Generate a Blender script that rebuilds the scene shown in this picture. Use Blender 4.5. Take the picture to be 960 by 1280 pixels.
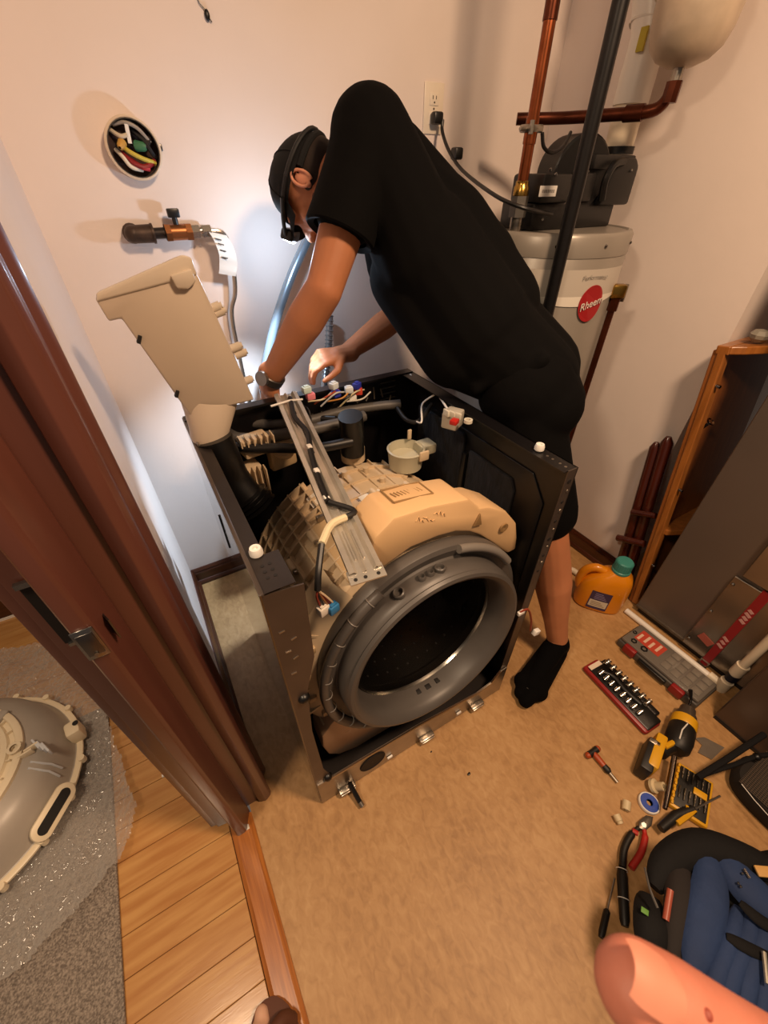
import bpy, bmesh, math, random
import numpy as np
from mathutils import Vector, Matrix, noise as mnoise
for o in list(bpy.data.objects): bpy.data.objects.remove(o)
SC = bpy.context.scene
COL = SC.collection
random.seed(7)
# ------------------------------------------------------------------ camera
FPX = 510.0; CX, CY, CAMH = 480.0, 640.0, 1.40
_n = np.array([-1.0, 624.0, FPX]); _n /= np.linalg.norm(_n)
_d = np.array([97-480.0, 222-640.0, FPX]); _d -= _n*_d.dot(_n); _d /= np.linalg.norm(_d)
_r = np.cross(_d, -_n)
RW = np.stack([_r, _d, -_n]); CAMP = np.array([0.0, 0.0, CAMH])
def hit(px, py, axis=2, v=0.0):
    """point where the ray through a photo pixel meets the plane axis = v"""
    w = RW @ np.array([px-CX, py-CY, FPX]); t = (v-CAMP[axis])/w[axis]
    return Vector(CAMP + t*w)
cam = bpy.data.objects.new('camera', bpy.data.cameras.new('camera')); COL.objects.link(cam)
cm = Matrix.Identity(4)
for i in range(3):
    cm[i][0] = RW[i, 0]; cm[i][1] = -RW[i, 1]; cm[i][2] = -RW[i, 2]; cm[i][3] = CAMP[i]
cam.matrix_world = cm
cam.data.sensor_fit = 'HORIZONTAL'; cam.data.sensor_width = 36.0
cam.data.lens = FPX/960*36.0; cam.data.clip_start = 0.01; cam.data.clip_end = 30
cam.data.dof.use_dof = True; cam.data.dof.focus_distance = 1.15; cam.data.dof.aperture_fstop = 22
SC.camera = cam
# ------------------------------------------------------------------ light
SC.view_settings.view_transform = 'Standard'; SC.view_settings.look = 'None'
SC.view_settings.gamma = 1.0; SC.view_settings.exposure = 0.0
SC.view_settings.use_curve_mapping = False
wd = bpy.data.worlds.new('world'); SC.world = wd; wd.use_nodes = True
bgn = wd.node_tree.nodes['Background']
bgn.inputs[0].default_value = (1.0, 0.80, 0.66, 1); bgn.inputs[1].default_value = 0.11
def area(name, loc, target, size, power, col):
    l = bpy.data.lights.new(name, 'AREA'); l.shape = 'DISK'; l.size = size; l.energy = power; l.color = col
    o = bpy.data.objects.new(name, l); COL.objects.link(o); o.location = loc
    o.rotation_euler = (Vector(target)-Vector(loc)).to_track_quat('-Z', 'Y').to_euler()
    return o
area('ceiling_lamp_light', (0.78, -0.30, 2.38), (0.60, 0.45, 0.3), 0.30, 37, (1.0, 0.67, 0.42))
area('hall_lamp_light', (-0.75, 0.15, 2.38), (-0.70, 0.35, 0.0), 0.30, 22, (1.0, 0.74, 0.50))
# ------------------------------------------------------------------ materials
MATS = {}
def s2l(h):
    if isinstance(h, str):
        h = h.lstrip('#'); c = [int(h[i:i+2], 16)/255 for i in (0, 2, 4)]
    else: c = h
    return tuple((x/12.92 if x <= .04045 else ((x+.055)/1.055)**2.4) for x in c)+(1.0,)
def mat(name, col, rough=.5, metal=0., var=.0, vscale=8., bump=0., bscale=60., col2=None, spec=.5, coat=0., sss=0.,
        emit=None, estr=0., stretch=(1, 1, 1), alpha=1., trans=0., detail=4.):
    if name in MATS: return MATS[name]
    m = bpy.data.materials.new(name); m.use_nodes = True; nt = m.node_tree
    b = nt.nodes['Principled BSDF']; c = s2l(col)
    b.inputs['Base Color'].default_value = c; b.inputs['Roughness'].default_value = rough
    b.inputs['Metallic'].default_value = metal; b.inputs['Specular IOR Level'].default_value = spec
    b.inputs['Coat Weight'].default_value = coat; b.inputs['Coat Roughness'].default_value = .12
    if sss: b.inputs['Subsurface Weight'].default_value = sss; b.inputs['Subsurface Radius'].default_value = (.012, .005, .003); b.inputs['Subsurface Scale'].default_value = 1.0
    if trans: b.inputs['Transmission Weight'].default_value = trans
    if alpha < 1: b.inputs['Alpha'].default_value = alpha
    if emit: b.inputs['Emission Color'].default_value = s2l(emit); b.inputs['Emission Strength'].default_value = estr
    tc = nt.nodes.new('ShaderNodeTexCoord'); mp = nt.nodes.new('ShaderNodeMapping'); mp.inputs['Scale'].default_value = stretch
    geo = nt.nodes.new('ShaderNodeNewGeometry'); nt.links.new(geo.outputs['Position'], mp.inputs[0])
    if var or col2:
        n = nt.nodes.new('ShaderNodeTexNoise'); n.inputs['Scale'].default_value = vscale; n.inputs['Detail'].default_value = detail
        nt.links.new(mp.outputs[0], n.inputs['Vector'])
        cr = nt.nodes.new('ShaderNodeValToRGB'); cr.color_ramp.elements[0].position = .34; cr.color_ramp.elements[1].position = .68
        if col2: a, z = c, s2l(col2)
        else: a = tuple(x*(1-var) for x in c[:3])+(1,); z = tuple(min(1, x*(1+var)) for x in c[:3])+(1,)
        cr.color_ramp.elements[0].color = a; cr.color_ramp.elements[1].color = z
        nt.links.new(n.outputs['Fac'], cr.inputs[0]); nt.links.new(cr.outputs[0], b.inputs['Base Color'])
    if bump:
        n2 = nt.nodes.new('ShaderNodeTexNoise'); n2.inputs['Scale'].default_value = bscale; n2.inputs['Detail'].default_value = 3
        nt.links.new(mp.outputs[0], n2.inputs['Vector'])
        bp = nt.nodes.new('ShaderNodeBump'); bp.inputs['Strength'].default_value = bump; bp.inputs['Distance'].default_value = .004
        nt.links.new(n2.outputs['Fac'], bp.inputs['Height']); nt.links.new(bp.outputs[0], b.inputs['Normal'])
    MATS[name] = m
    return m
# ------------------------------------------------------------------ mesh helpers
WL = {}                                             # world location of every object's origin
def V(*a): return Vector(a)
def frame(d):
    d = Vector(d).normalized(); a = Vector((0, 0, 1)) if abs(d.z) < .9 else Vector((1, 0, 0))
    u = d.cross(a).normalized(); return u, d.cross(u).normalized()
class MB:
    def __init__(s): s.v = []; s.f = []
    def add(s, vs, fs):
        b = len(s.v); s.v += [tuple(x) for x in vs]; s.f += [tuple(i+b for i in f) for f in fs]; return s
    def box(s, c, sz, rot=None, bev=0.0, seg=2):
        bm = bmesh.new(); bmesh.ops.create_cube(bm, size=1)
        for v in bm.verts: v.co = Vector((v.co.x*sz[0], v.co.y*sz[1], v.co.z*sz[2]))
        if bev: bmesh.ops.bevel(bm, geom=bm.edges[:], offset=min(bev, .49*min(sz)), segments=seg, affect='EDGES', profile=.5)
        M = (rot.to_matrix().to_4x4() if rot is not None and not isinstance(rot, Matrix) else (rot.to_4x4() if rot is not None else Matrix()))
        M = Matrix.Translation(Vector(c)) @ M
        return s.bm(bm, M)
    def bb(s, a, b, bev=0.0, seg=2):                  # box from corner to corner
        a, b = Vector(a), Vector(b); return s.box((a+b)/2, [abs(x) for x in (b-a)], None, bev, seg)
    def bm(s, bm, M=None):
        bm.verts.ensure_lookup_table(); bm.verts.index_update()
        vs = [(M @ v.co if M else v.co) for v in bm.verts]; fs = [[v.index for v in f.verts] for f in bm.faces]
        bm.free(); return s.add(vs, fs)
    def cyl(s, p0, p1, r0, r1=None, seg=16, caps=True):
        r1 = r0 if r1 is None else r1; p0, p1 = Vector(p0), Vector(p1); u, w = frame(p1-p0); vs = []
        for p, r in ((p0, r0), (p1, r1)):
            for i in range(seg):
                a = 2*math.pi*i/seg; vs.append(p+u*(r*math.cos(a))+w*(r*math.sin(a)))
        fs = [(i, (i+1) % seg, seg+(i+1) % seg, seg+i) for i in range(seg)]
        if caps: fs += [tuple(reversed(range(seg))), tuple(range(seg, 2*seg))]
        return s.add(vs, fs)
    def tube(s, pts, r, seg=8, caps=True):
        pts = [Vector(p) for p in pts]; n = len(pts); vs = []; pu = None
        for i, p in enumerate(pts):
            d = (pts[min(i+1, n-1)]-pts[max(i-1, 0)]).normalized()
            if pu is None: u, w = frame(d)
            else:
                u = (pu-d*pu.dot(d)).normalized(); w = d.cross(u)
            pu = u; rr = r[i] if isinstance(r, (list, tuple)) else r
            for k in range(seg):
                a = 2*math.pi*k/seg; vs.append(p+u*(rr*math.cos(a))+w*(rr*math.sin(a)))
        fs = []
        for i in range(n-1):
            for k in range(seg):
                fs.append((i*seg+k, i*seg+(k+1) % seg, (i+1)*seg+(k+1) % seg, (i+1)*seg+k))
        if caps: fs += [tuple(reversed(range(seg))), tuple(range((n-1)*seg, n*seg))]
        return s.add(vs, fs)
    def lathe(s, prof, org, axis=(0, 0, 1), seg=32, a0=0., a1=2*math.pi, u=None):
        """prof: (radius, distance along axis)"""
        org = Vector(org); ax = Vector(axis).normalized()
        if u is None: u, w = frame(ax)
        else: u = Vector(u); u = (u-ax*u.dot(ax)).normalized(); w = ax.cross(u)
        full = abs(a1-a0-2*math.pi) < 1e-6; m = seg if full else seg+1; vs = []
        for r, h in prof:
            for k in range(m):
                a = a0+(a1-a0)*k/seg; vs.append(org+ax*h+u*(r*math.cos(a))+w*(r*math.sin(a)))
        fs = []
        for i in range(len(prof)-1):
            for k in range(seg):
                k2 = (k+1) % m
                fs.append((i*m+k, i*m+k2, (i+1)*m+k2, (i+1)*m+k))
        return s.add(vs, fs)
    def prism(s, poly, ext, bev=0.0):
        """poly: 3-D points of a planar outline, ext: extrusion vector"""
        ext = Vector(ext); bm = bmesh.new(); vs = [bm.verts.new(Vector(p)) for p in poly]
        f = bm.faces.new(vs); r = bmesh.ops.extrude_face_region(bm, geom=[f])
        for g in r['geom']:
            if isinstance(g, bmesh.types.BMVert): g.co += ext
        bmesh.ops.recalc_face_normals(bm, faces=bm.faces)
        if bev:
            bmesh.ops.bevel(bm, geom=[e for e in bm.edges if e.calc_face_angle(0) > .4], offset=bev, segments=2, affect='EDGES', profile=.5)
        return s.bm(bm)
    def ball(s, c, r, sub=2, M=None):
        bm = bmesh.new(); bmesh.ops.create_icosphere(bm, subdivisions=sub, radius=1)
        rr = r if isinstance(r, (tuple, list)) else (r, r, r)
        T = Matrix.Translation(Vector(c)) @ (M.to_4x4() if M is not None else Matrix()) @ Matrix.Diagonal((*rr, 1))
        return s.bm(bm, T)
    def cap(s, p0, p1, r0, r1=None, seg=16):          # tapered capsule
        r1 = r0 if r1 is None else r1; p0, p1 = Vector(p0), Vector(p1); L = (p1-p0).length; prof = []
        for i in range(6): a = -math.pi/2+i*math.pi/10; prof.append((max(1e-5, r0*math.cos(a)), r0*math.sin(a)))
        for i in range(6): a = i*math.pi/10; prof.append((max(1e-5, r1*math.cos(a)), L+r1*math.sin(a)))
        return s.lathe(prof, p0, p1-p0, seg)
    def build(s, name, m, parent=None, smooth=True, ang=40, origin=None, solid=0):
        vs = np.array(s.v, float)
        if origin is None:
            lo, hi = vs.min(0), vs.max(0); origin = Vector(((lo[0]+hi[0])/2, (lo[1]+hi[1])/2, lo[2]))
        origin = Vector(origin); me = bpy.data.meshes.new(name)
        me.from_pydata([tuple(x) for x in vs-np.array(origin)], [], s.f)
        bm = bmesh.new(); bm.from_mesh(me)
        bmesh.ops.remove_doubles(bm, verts=bm.verts, dist=1e-6); bmesh.ops.recalc_face_normals(bm, faces=bm.faces)
        bm.to_mesh(me); bm.free()
        if smooth:
            me.shade_smooth()
            try: me.set_sharp_from_angle(angle=math.radians(ang))
            except Exception: pass
        me.materials.append(m); return link(name, me, parent, origin)
def link(name, me, parent, origin):
    o = bpy.data.objects.new(name, me); COL.objects.link(o)
    pl = WL[parent.name] if parent else Vector((0, 0, 0))
    o.location = Vector(origin)-pl
    if parent: o.parent = parent
    WL[o.name] = Vector(origin); return o
def thing(name, label, cat, loc, group=None):
    o = bpy.data.objects.new(name, None); COL.objects.link(o); o.location = loc; o.empty_display_size = .05
    WL[o.name] = Vector(loc); o['label'] = label; o['category'] = cat
    if group: o['group'] = group
    return o
def tag(o, label, cat, group=None):
    o['label'] = label; o['category'] = cat
    if group: o['group'] = group
    return o
def struct(o): o['kind'] = 'structure'; return o
def copy_thing(root, off, rotz=0.0, label=None):
    r = root.copy(); COL.objects.link(r); r.location = Vector(root.location)+Vector(off); r.rotation_euler.z += rotz
    if label: r['label'] = label
    for ch in root.children:
        c = ch.copy(); COL.objects.link(c); c.parent = r
        for g in ch.children:
            d = g.copy(); COL.objects.link(d); d.parent = c
    return r
def blob(mb, name, m, parent, voxel=.006, smooth=4, origin=None):
    """fuse overlapping closed shapes into one continuous skin"""
    me = bpy.data.meshes.new('tmp'); me.from_pydata(mb.v, [], mb.f)
    bm = bmesh.new(); bm.from_mesh(me); bmesh.ops.remove_doubles(bm, verts=bm.verts, dist=1e-5)
    bmesh.ops.recalc_face_normals(bm, faces=bm.faces); bm.to_mesh(me); bm.free()
    t = bpy.data.objects.new('tmp', me); COL.objects.link(t)
    r = t.modifiers.new('r', 'REMESH'); r.mode = 'VOXEL'; r.voxel_size = voxel
    s = t.modifiers.new('s', 'SMOOTH'); s.factor = .5; s.iterations = smooth
    dg = bpy.context.evaluated_depsgraph_get(); e = t.evaluated_get(dg)
    out = bpy.data.meshes.new_from_object(e); bpy.data.objects.remove(t); bpy.data.meshes.remove(me)
    n = len(out.vertices); co = np.empty(n*3); out.vertices.foreach_get('co', co); co = co.reshape(-1, 3)
    if origin is None: lo, hi = co.min(0), co.max(0); origin = Vector(((lo[0]+hi[0])/2, (lo[1]+hi[1])/2, lo[2]))
    co = co-np.array(origin); out.vertices.foreach_set('co', co.ravel()); out.update()
    out.shade_smooth(); out.materials.clear(); out.materials.append(m); out.name = name
    return link(name, out, parent, origin)
def text_mesh(txt, size, M, m, name, parent, ext=.0006, shear=0.):
    cu = bpy.data.curves.new('t', 'FONT'); cu.body = txt; cu.size = size; cu.extrude = ext; cu.align_x = 'CENTER'; cu.align_y = 'CENTER'; cu.shear = shear; cu.resolution_u = 3
    t = bpy.data.objects.new('t', cu); COL.objects.link(t); dg = bpy.context.evaluated_depsgraph_get()
    me = bpy.data.meshes.new_from_object(t.evaluated_get(dg)); bpy.data.objects.remove(t)
    o = M.to_translation(); R3 = M.to_3x3()
    for v in me.vertices: v.co = R3 @ v.co
    me.materials.clear(); me.materials.append(m); return link(name, me, parent, o)
def curve_pts(ctrl, n=8):
    """Catmull-Rom through the control points"""
    P = [Vector(p) for p in ctrl]; P = [P[0]*2-P[1]]+P+[P[-1]*2-P[-2]]; out = []
    for i in range(1, len(P)-2):
        for k in range(n):
            t = k/n; a, b, c, d = P[i-1], P[i], P[i+1], P[i+2]
            out.append(.5*((2*b)+(c-a)*t+(2*a-5*b+4*c-d)*t*t+(3*b-a-3*c+d)*t**3))
    out.append(P[-2]); return out
# ================================================================== the room
m_wall = mat('painted_wall', '#e8dbd3', .75, var=.03, vscale=3, bump=.12, bscale=35)
m_base = mat('dark_stained_wood', '#4a2616', .3, var=.25, vscale=6, stretch=(1, 1, 12), coat=.3)
m_case = mat('mahogany_trim', '#61382d', .36, var=.10, vscale=5, stretch=(6, 6, .6), coat=.2)
WX0, WX1, WYB = -0.118, 1.545, 1.465; RY = 0.585
def vinyl():
    m = mat('vinyl_floor', '#a87c4d', .50, bump=.10, bscale=70)
    nt = m.node_tree; b = nt.nodes['Principled BSDF']; geo = nt.nodes.new('ShaderNodeNewGeometry')
    def nz(scale, det, dist, st):
        mp = nt.nodes.new('ShaderNodeMapping'); mp.inputs['Scale'].default_value = st; mp.inputs['Rotation'].default_value = (0, 0, .6)
        nt.links.new(geo.outputs['Position'], mp.inputs[0]); n = nt.nodes.new('ShaderNodeTexNoise'); n.inputs['Scale'].default_value = scale
        n.inputs['Detail'].default_value = det; n.inputs['Distortion'].default_value = dist; nt.links.new(mp.outputs[0], n.inputs['Vector']); return n
    n1, n2 = nz(5.0, 4, .4, (1, 1, 1)), nz(60, 8, .8, (1, .6, 1))
    ad = nt.nodes.new('ShaderNodeMath'); ad.operation = 'MULTIPLY_ADD'; ad.inputs[1].default_value = .45
    nt.links.new(n1.outputs['Fac'], ad.inputs[0])
    sc = nt.nodes.new('ShaderNodeMath'); sc.operation = 'MULTIPLY'; sc.inputs[1].default_value = .55
    nt.links.new(n2.outputs['Fac'], sc.inputs[0]); nt.links.new(sc.outputs[0], ad.inputs[2])
    cr = nt.nodes.new('ShaderNodeValToRGB'); e = cr.color_ramp.elements
    e[0].position = .34; e[0].color = s2l('#9c7345'); e[1].position = .66; e[1].color = s2l('#bd9564')
    k = e.new(.5); k.color = s2l('#b08655')
    nt.links.new(ad.outputs[0], cr.inputs[0]); nt.links.new(cr.outputs[0], b.inputs['Base Color'])
    return m
MB().bb((-.145, -1.8, -.03), (2.6, WYB, 0)).build('floor', vinyl(), smooth=False)
struct(bpy.data.objects['floor'])
struct(MB().bb((WX0-.12, WYB, 0), (WX1+.1, WYB+.1, 2.45)).build('wall_back', m_wall, smooth=False))
struct(MB().bb((WX1, RY, 0), (WX1+.1, WYB, 2.45)).build('wall_right', m_wall, smooth=False))
struct(MB().bb((WX1+.1, RY, 0), (2.6, RY+.1, 2.45)).build('wall_alcove', m_wall, smooth=False))
struct(MB().bb((-.235, .56, 0), (WX0, WYB, 2.45)).build('wall_left', m_wall, smooth=False))
def baseboard(name, a, b, nrm, h=.085):
    a, b, n = Vector(a), Vector(b), Vector(nrm)
    prof = [(0, 0), (.022, 0), (.022, .012), (.016, .02), (.013, .022), (.013, h*.72), (.009, h*.80), (.011, h*.86), (.005, h), (0, h)]
    return struct(MB().prism([a+n*x+V(0, 0, z) for x, z in prof], b-a).build(name, m_base, smooth=False))
baseboard('baseboard_back', (WX0, WYB, 0), (WX1, WYB, 0), (0, -1, 0))
baseboard('baseboard_right', (WX1, RY, 0), (WX1, WYB, 0), (-1, 0, 0))
baseboard('baseboard_left', (WX0, .60, 0), (WX0, WYB, 0), (1, 0, 0))
# hall beyond the doorway
m_oak = mat('oak_plank', '#b27c45', .24, col2='#c8985c', vscale=4, stretch=(1.2, 14, 1), coat=.35, bump=.04, bscale=30)
m_gap = mat('plank_gap', '#4a2a14', .8)
hall = struct(MB().bb((-2.6, -.9, -.03), (-.206, 1.69, -.004)).build('floor_hall', m_gap, smooth=False))
y = -.06-.078*6; k = 0
pm = {}
while y < 1.66:
    joints = [-2.55, -1.62+.35*((k*37) % 5)/5, -.75-.28*((k*53) % 7)/7, -.208]
    for x0, x1 in zip(joints[:-1], joints[1:]):
        MB().bb((x0+.0006, y+.0006, -.02), (x1-.0006, y+.0774, 0), bev=.001, seg=1).build('plank', m_oak, hall, smooth=False)
    y += .078; k += 1
thr = struct(MB().prism([V(-.206, -1.0, 0), V(-.206, -1.0, .004), V(-.196, -1.0, .009), V(-.155, -1.0, .009), V(-.145, -1.0, .004), V(-.145, -1.0, 0)], (0, 1.50, 0)).build('trim_1', mat('oak_threshold', '#9a5a26', .28, col2='#b97436', vscale=9, stretch=(22, 1, 1), coat=.4), smooth=False))
struct(MB().bb((-2.6, 1.67, 0), (-.236, 1.77, 2.45)).build('wall_hall', m_wall, smooth=False))
struct(MB().bb((-2.6, 1.655, 0.012), (-.30, 1.67, .50)).build('trim_2', m_base, smooth=False))
struct(MB().bb((-2.6, 1.652, 0), (-.30, 1.67, .012)).build('trim_3', mat('white_caulk', '#efe9df', .5), smooth=False))
# door frame: every board is a vertical profile
door = struct(thing('door_1', '', '', (-.18, .50, 0))); del door['label'], door['category']
def upright(name, pts, m=m_case, parent=door, z0=0.0, z1=2.1):
    return MB().prism([V(x, y, z0) for x, y in pts], (0, 0, z1-z0), bev=.0015).build(name, m, parent)
upright('casing', [(-.118, .512), (-.100, .506), (-.086, .512), (-.080, .522), (-.090, .530), (-.092, .536), (-.084, .545), (-.086, .572), (-.080, .580), (-.076, .590), (-.084, .597), (-.118, .597)])
upright('jamb', [(-.118, .520), (-.118, .56), (-.235, .56), (-.235, .512), (-.190, .506), (-.155, .520)])
upright('stop', [(-.150, .515), (-.148, .505), (-.166, .463), (-.172, .460), (-.190, .460), (-.194, .466), (-.202, .512)])
upright('hall_casing', [(-.235, .518), (-.252, .522), (-.254, .535), (-.250, .60), (-.235, .60)])
m_chrome = mat('worn_chrome', '#9a9894', .22, 1.0)
m_blackhole = mat('dark_recess', '#120d0b', .7)
sp = MB().box((-.180, .4585, .925), (.026, .002, .06), bev=.0008).build('strike_plate', m_chrome, door)
MB().box((-.180, .4570, .925), (.019, .002, .044), bev=.0008).build('plate_ridge', mat('dull_steel', '#6d6a68', .3, 1.0), sp)
MB().cyl((-.180, .4575, .906), (-.180, .4550, .906), .0028, seg=10).build('screw', m_chrome, sp)
MB().box((-.1560, .480, .925), (.002, .026, .04), rot=Matrix.Rotation(.40, 3, 'Z')).build('plate_wing', mat('dull_steel', '#6d6a68', .3, 1.0), sp)
MB().box((-.2135, .5065, .955), (.016, .003, .12)).build('latch_slot', m_blackhole, door)
MB().box((-.2135, .504, 1.017), (.020, .006, .008)).build('slot_lip', m_chrome, door)
MB().box((-.2100, .504, .893), (.016, .006, .006)).build('slot_lip', m_chrome, door)
MB().box((-.164, .468, .008), (.010, .012, .004)).build('paper_scrap', mat('white_paper', '#e8e4dc', .8), door)
# ================================================================== washing machine
m_body = mat('graphite_steel', '#8d8a88', .07, 1.0)
m_inner = mat('dark_primer', '#2b2523', .42, .3, var=.15, vscale=12)
m_flange = mat('brown_grey_steel', '#5b5049', .36, .55, var=.12, vscale=10)
m_black = mat('black_plastic', '#0d0c0c', .38)
m_blackm = mat('black_coated_steel', '#141213', .32, .2)
m_felt = mat('black_felt', '#16161a', .95, var=.5, vscale=60, bump=1.0, bscale=120, stretch=(1, 1, .35))
m_tub = mat('cream_plastic', '#cdb797', .42, var=.05, vscale=6, sss=.0)
m_cw = mat('tan_counterweight', '#d8b283', .46, var=.05, vscale=5)
m_gasket = mat('grey_rubber', '#524d49', .42, var=.08, vscale=10)
m_galv = mat('galvanised_steel', '#9d958a', .30, .9, var=.12, vscale=14)
m_drum = mat('stainless_drum', '#8f8a84', .27, 1.0)
m_white = mat('white_plastic', '#e9e5de', .4)
m_wireb = mat('black_wire', '#151313', .45)
m_wireg = mat('grey_conduit', '#57534f', .5)
XL, XR, YF, YB, ZT = .035, .718, .42, 1.08, .93
wm = thing('washing_machine', 'front-load washing machine stripped to its cream tub and grey door gasket', 'washing machine', ((XL+XR)/2, .75, 0))
# left side
p = MB().bb((XL, YF, .012), (XL+.003, YB, ZT)); lp = p.build('left_side_panel', m_body, wm, smooth=False)
fl = MB()
fl.prism([V(XL, YF, .012), V(XL+.055, YF, .012), V(XL+.055, YF, .11), V(XL+.030, YF, .22), V(XL+.026, YF, .45), V(XL+.036, YF, .62), V(XL+.062, YF, .72), V(XL+.068, YF, ZT-.012), V(XL, YF, ZT)], (0, .003, 0))
lf = fl.build('front_flange', m_flange, lp, smooth=False)
MB().bb((XL+.007, YF, ZT-.003), (XL+.032, YB, ZT)).build('top_flange', m_inner, lp, smooth=False)
MB().bb((XL, YF, ZT-.010), (XL+.008, YB, ZT+.001), bev=.003).build('rolled_top_edge', m_flange, lp)
MB().bb((XL+.0085, YF, ZT-.002), (XL+.056, YF+.080, ZT+.0006)).build('corner_gusset', m_inner, lp, smooth=False)
MB().bb((XL+.003, YF+.003, .03), (XL+.004, YB-.002, ZT-.004)).build('inner_face', m_inner, lp, smooth=False)
for z, dx in ((.83, .018), (.80, .034), (.77, .020), (.745, .03), (.70, .02)):
    MB().box((XL+dx, YF-.0006, z), (.010, .0012, .003), rot=Matrix.Rotation(random.uniform(-.4, .4), 3, 'Y')).build('slot', m_galv, lf, smooth=False)
for x, z in ((XL+.026, .600), (XL+.036, .155)):
    MB().lathe([(.0001, .010), (.006, .010), (.011, .006), (.0125, 0), (.0125, -.004)], (x, YF, z), (0, -1, 0), 14).build('rubber_grommet', m_black, lf)
MB().lathe([(.0001, .011), (.0035, .011), (.0045, .016), (.009, .016), (.011, .010), (.011, .003), (.008, 0)], (XL+.022, .505, ZT), (0, 0, 1), 18).build('white_peg', m_white, lp)
for yy in (.448, .462, .476):
    for xx in (.022, .034): MB().cyl((XL+xx, yy, ZT), (XL+xx, yy, ZT+.0013), .0032, seg=8).build('hole', m_blackhole, lp)
MB().box((XL+.010, .93, ZT+.004), (.006, .05, .008), bev=.002).build('clip', m_galv, lp)
MB().box((XL-.0012, .80, .76), (.0024, .006, .10)).build('seam', m_blackhole, lp)
# right side, seen from inside
rp = MB().bb((XR-.003, YF, .012), (XR, YB, ZT)).build('right_side_panel', m_blackm, wm, smooth=False)
MB().bb((XR-.030, YF, .012), (XR, YF+.002, ZT)).build('front_flange', m_flange, rp, smooth=False)
MB().bb((XR-.042, YF+.002, ZT-.003), (XR, YB, ZT)).build('top_flange', m_blackm, rp, smooth=False)
for i in range(11):
    z = .90-.028*i
    MB().cyl((XR-.016+.005*(i % 2), YF, z), (XR-.016+.005*(i % 2), YF-.001, z), .004 if i % 3 else .0055, seg=8).build('hole', m_galv if i % 2 else m_blackhole, rp)
# pressed rectangle and two felt pads
MB().prism([V(XR-.003, .47, .30), V(XR-.003, .47, .80), V(XR-.003, .52, .86), V(XR-.003, 1.0, .86), V(XR-.003, 1.0, .30)], (-.004, 0, 0), bev=.003).build('pressed_field', m_blackm, rp)
for y0, y1, z0, z1 in ((.555, .735, .33, .815), (.760, .99, .33, .85)):
    c = .03 if y0 < .6 else .012
    MB().prism([V(XR-.007, y0, z0), V(XR-.007, y0, z1-c), V(XR-.007, y0+c*.6, z1), V(XR-.007, y1, z1), V(XR-.007, y1, z0)], (-.010, 0, 0), bev=.004).build('felt_pad', m_felt, rp)
MB().bb((XR-.024, .738, .50), (XR-.006, .757, .80), bev=.003).build('strap', m_black, rp)
MB().lathe([(.0001, .011), (.0035, .011), (.0045, .016), (.009, .016), (.011, .010), (.011, .003), (.008, 0)], (XR-.020, .512, ZT), (0, 0, 1), 18).build('white_peg', m_white, rp)
for yy in (.435, .45, .47, .485): MB().cyl((XR-.022, yy, ZT), (XR-.022, yy, ZT+.0008), .003, seg=8).build('hole', m_galv, rp)
# rear
rear = MB().bb((XL+.003, YB-.003, .012), (XR-.003, YB, ZT)).build('rear_panel', m_blackm, wm, smooth=False)
MB().bb((XL+.003, YB-.030, ZT-.003), (XR-.003, YB, ZT+.003)).build('rear_top_rail', m_blackm, rear, smooth=False)
for i in range(4): MB().box((.640, YB-.004, .905-.018*i), (.055, .002, .004)).build('vent_slot', m_galv, rear, smooth=False)
for i in range(10):
    MB().cyl((.38+.03*i+random.uniform(-.008, .008), YB-.0035, .86+random.uniform(-.03, .04)), (.38+.03*i, YB-.005, .86), .0028, seg=6).build('screw_hole', m_galv, rear)
# base pan and front rail
MB().bb((XL+.003, YF+.004, .022), (XR-.003, YB-.004, .03)).build('base_pan', m_inner, wm, smooth=False)
rail = MB().prism([V(XL+.004, YF-.004, .006), V(XR-.004, YF-.004, .006), V(XR-.004, YF-.004, .150), V(.685, YF-.004, .150), V(.655, YF-.004, .105), V(.60, YF-.004, .092), V(.54, YF-.004, .100), V(.36, YF-.004, .130), V(.20, YF-.004, .138), V(XL+.004, YF-.004, .146)], (0, .005, 0)).build('front_rail', m_galv, wm, smooth=False)
MB().tube([(XL+.03, YF-.004, .145), (.20, YF-.004, .138), (.36, YF-.004, .130), (.54, YF-.004, .100), (.60, YF-.004, .092), (.655, YF-.004, .105), (.685, YF-.004, .150), (XR-.01, YF-.004, .152)], .0035, 6).build('rolled_edge', mat('bright_steel', '#cfc8bb', .2, 1.0), rail)
for x in (.115, .395, .600):
    MB().box((x, YF-.012, .022), (.052, .020, .026), bev=.004).box((x, YF-.020, .026), (.046, .010, .006), bev=.002).build('foot_bracket', m_galv, rail)
for x in (.262, .525): MB().box((x, YF-.008, .040), (.018, .006, .012), bev=.002).build('tab', m_white, rail)
MB().lathe([(.001, .0), (.038, 0), (.040, .002), (.042, 0)], (.205, YF-.0055, .080), (0, -1, 0), 24).build('access_hole', m_blackhole, rail)
MB().tube([(.125, YF-.010, .050), (.128, YF-.030, .034), (.132, YF-.060, .018)], .007, 8).build('drain_plug_hose', m_black, rail)
MB().cyl((.132, YF-.058, .019), (.134, YF-.070, .013), .008, seg=10).build('hose_cap', m_galv, rail)
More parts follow.
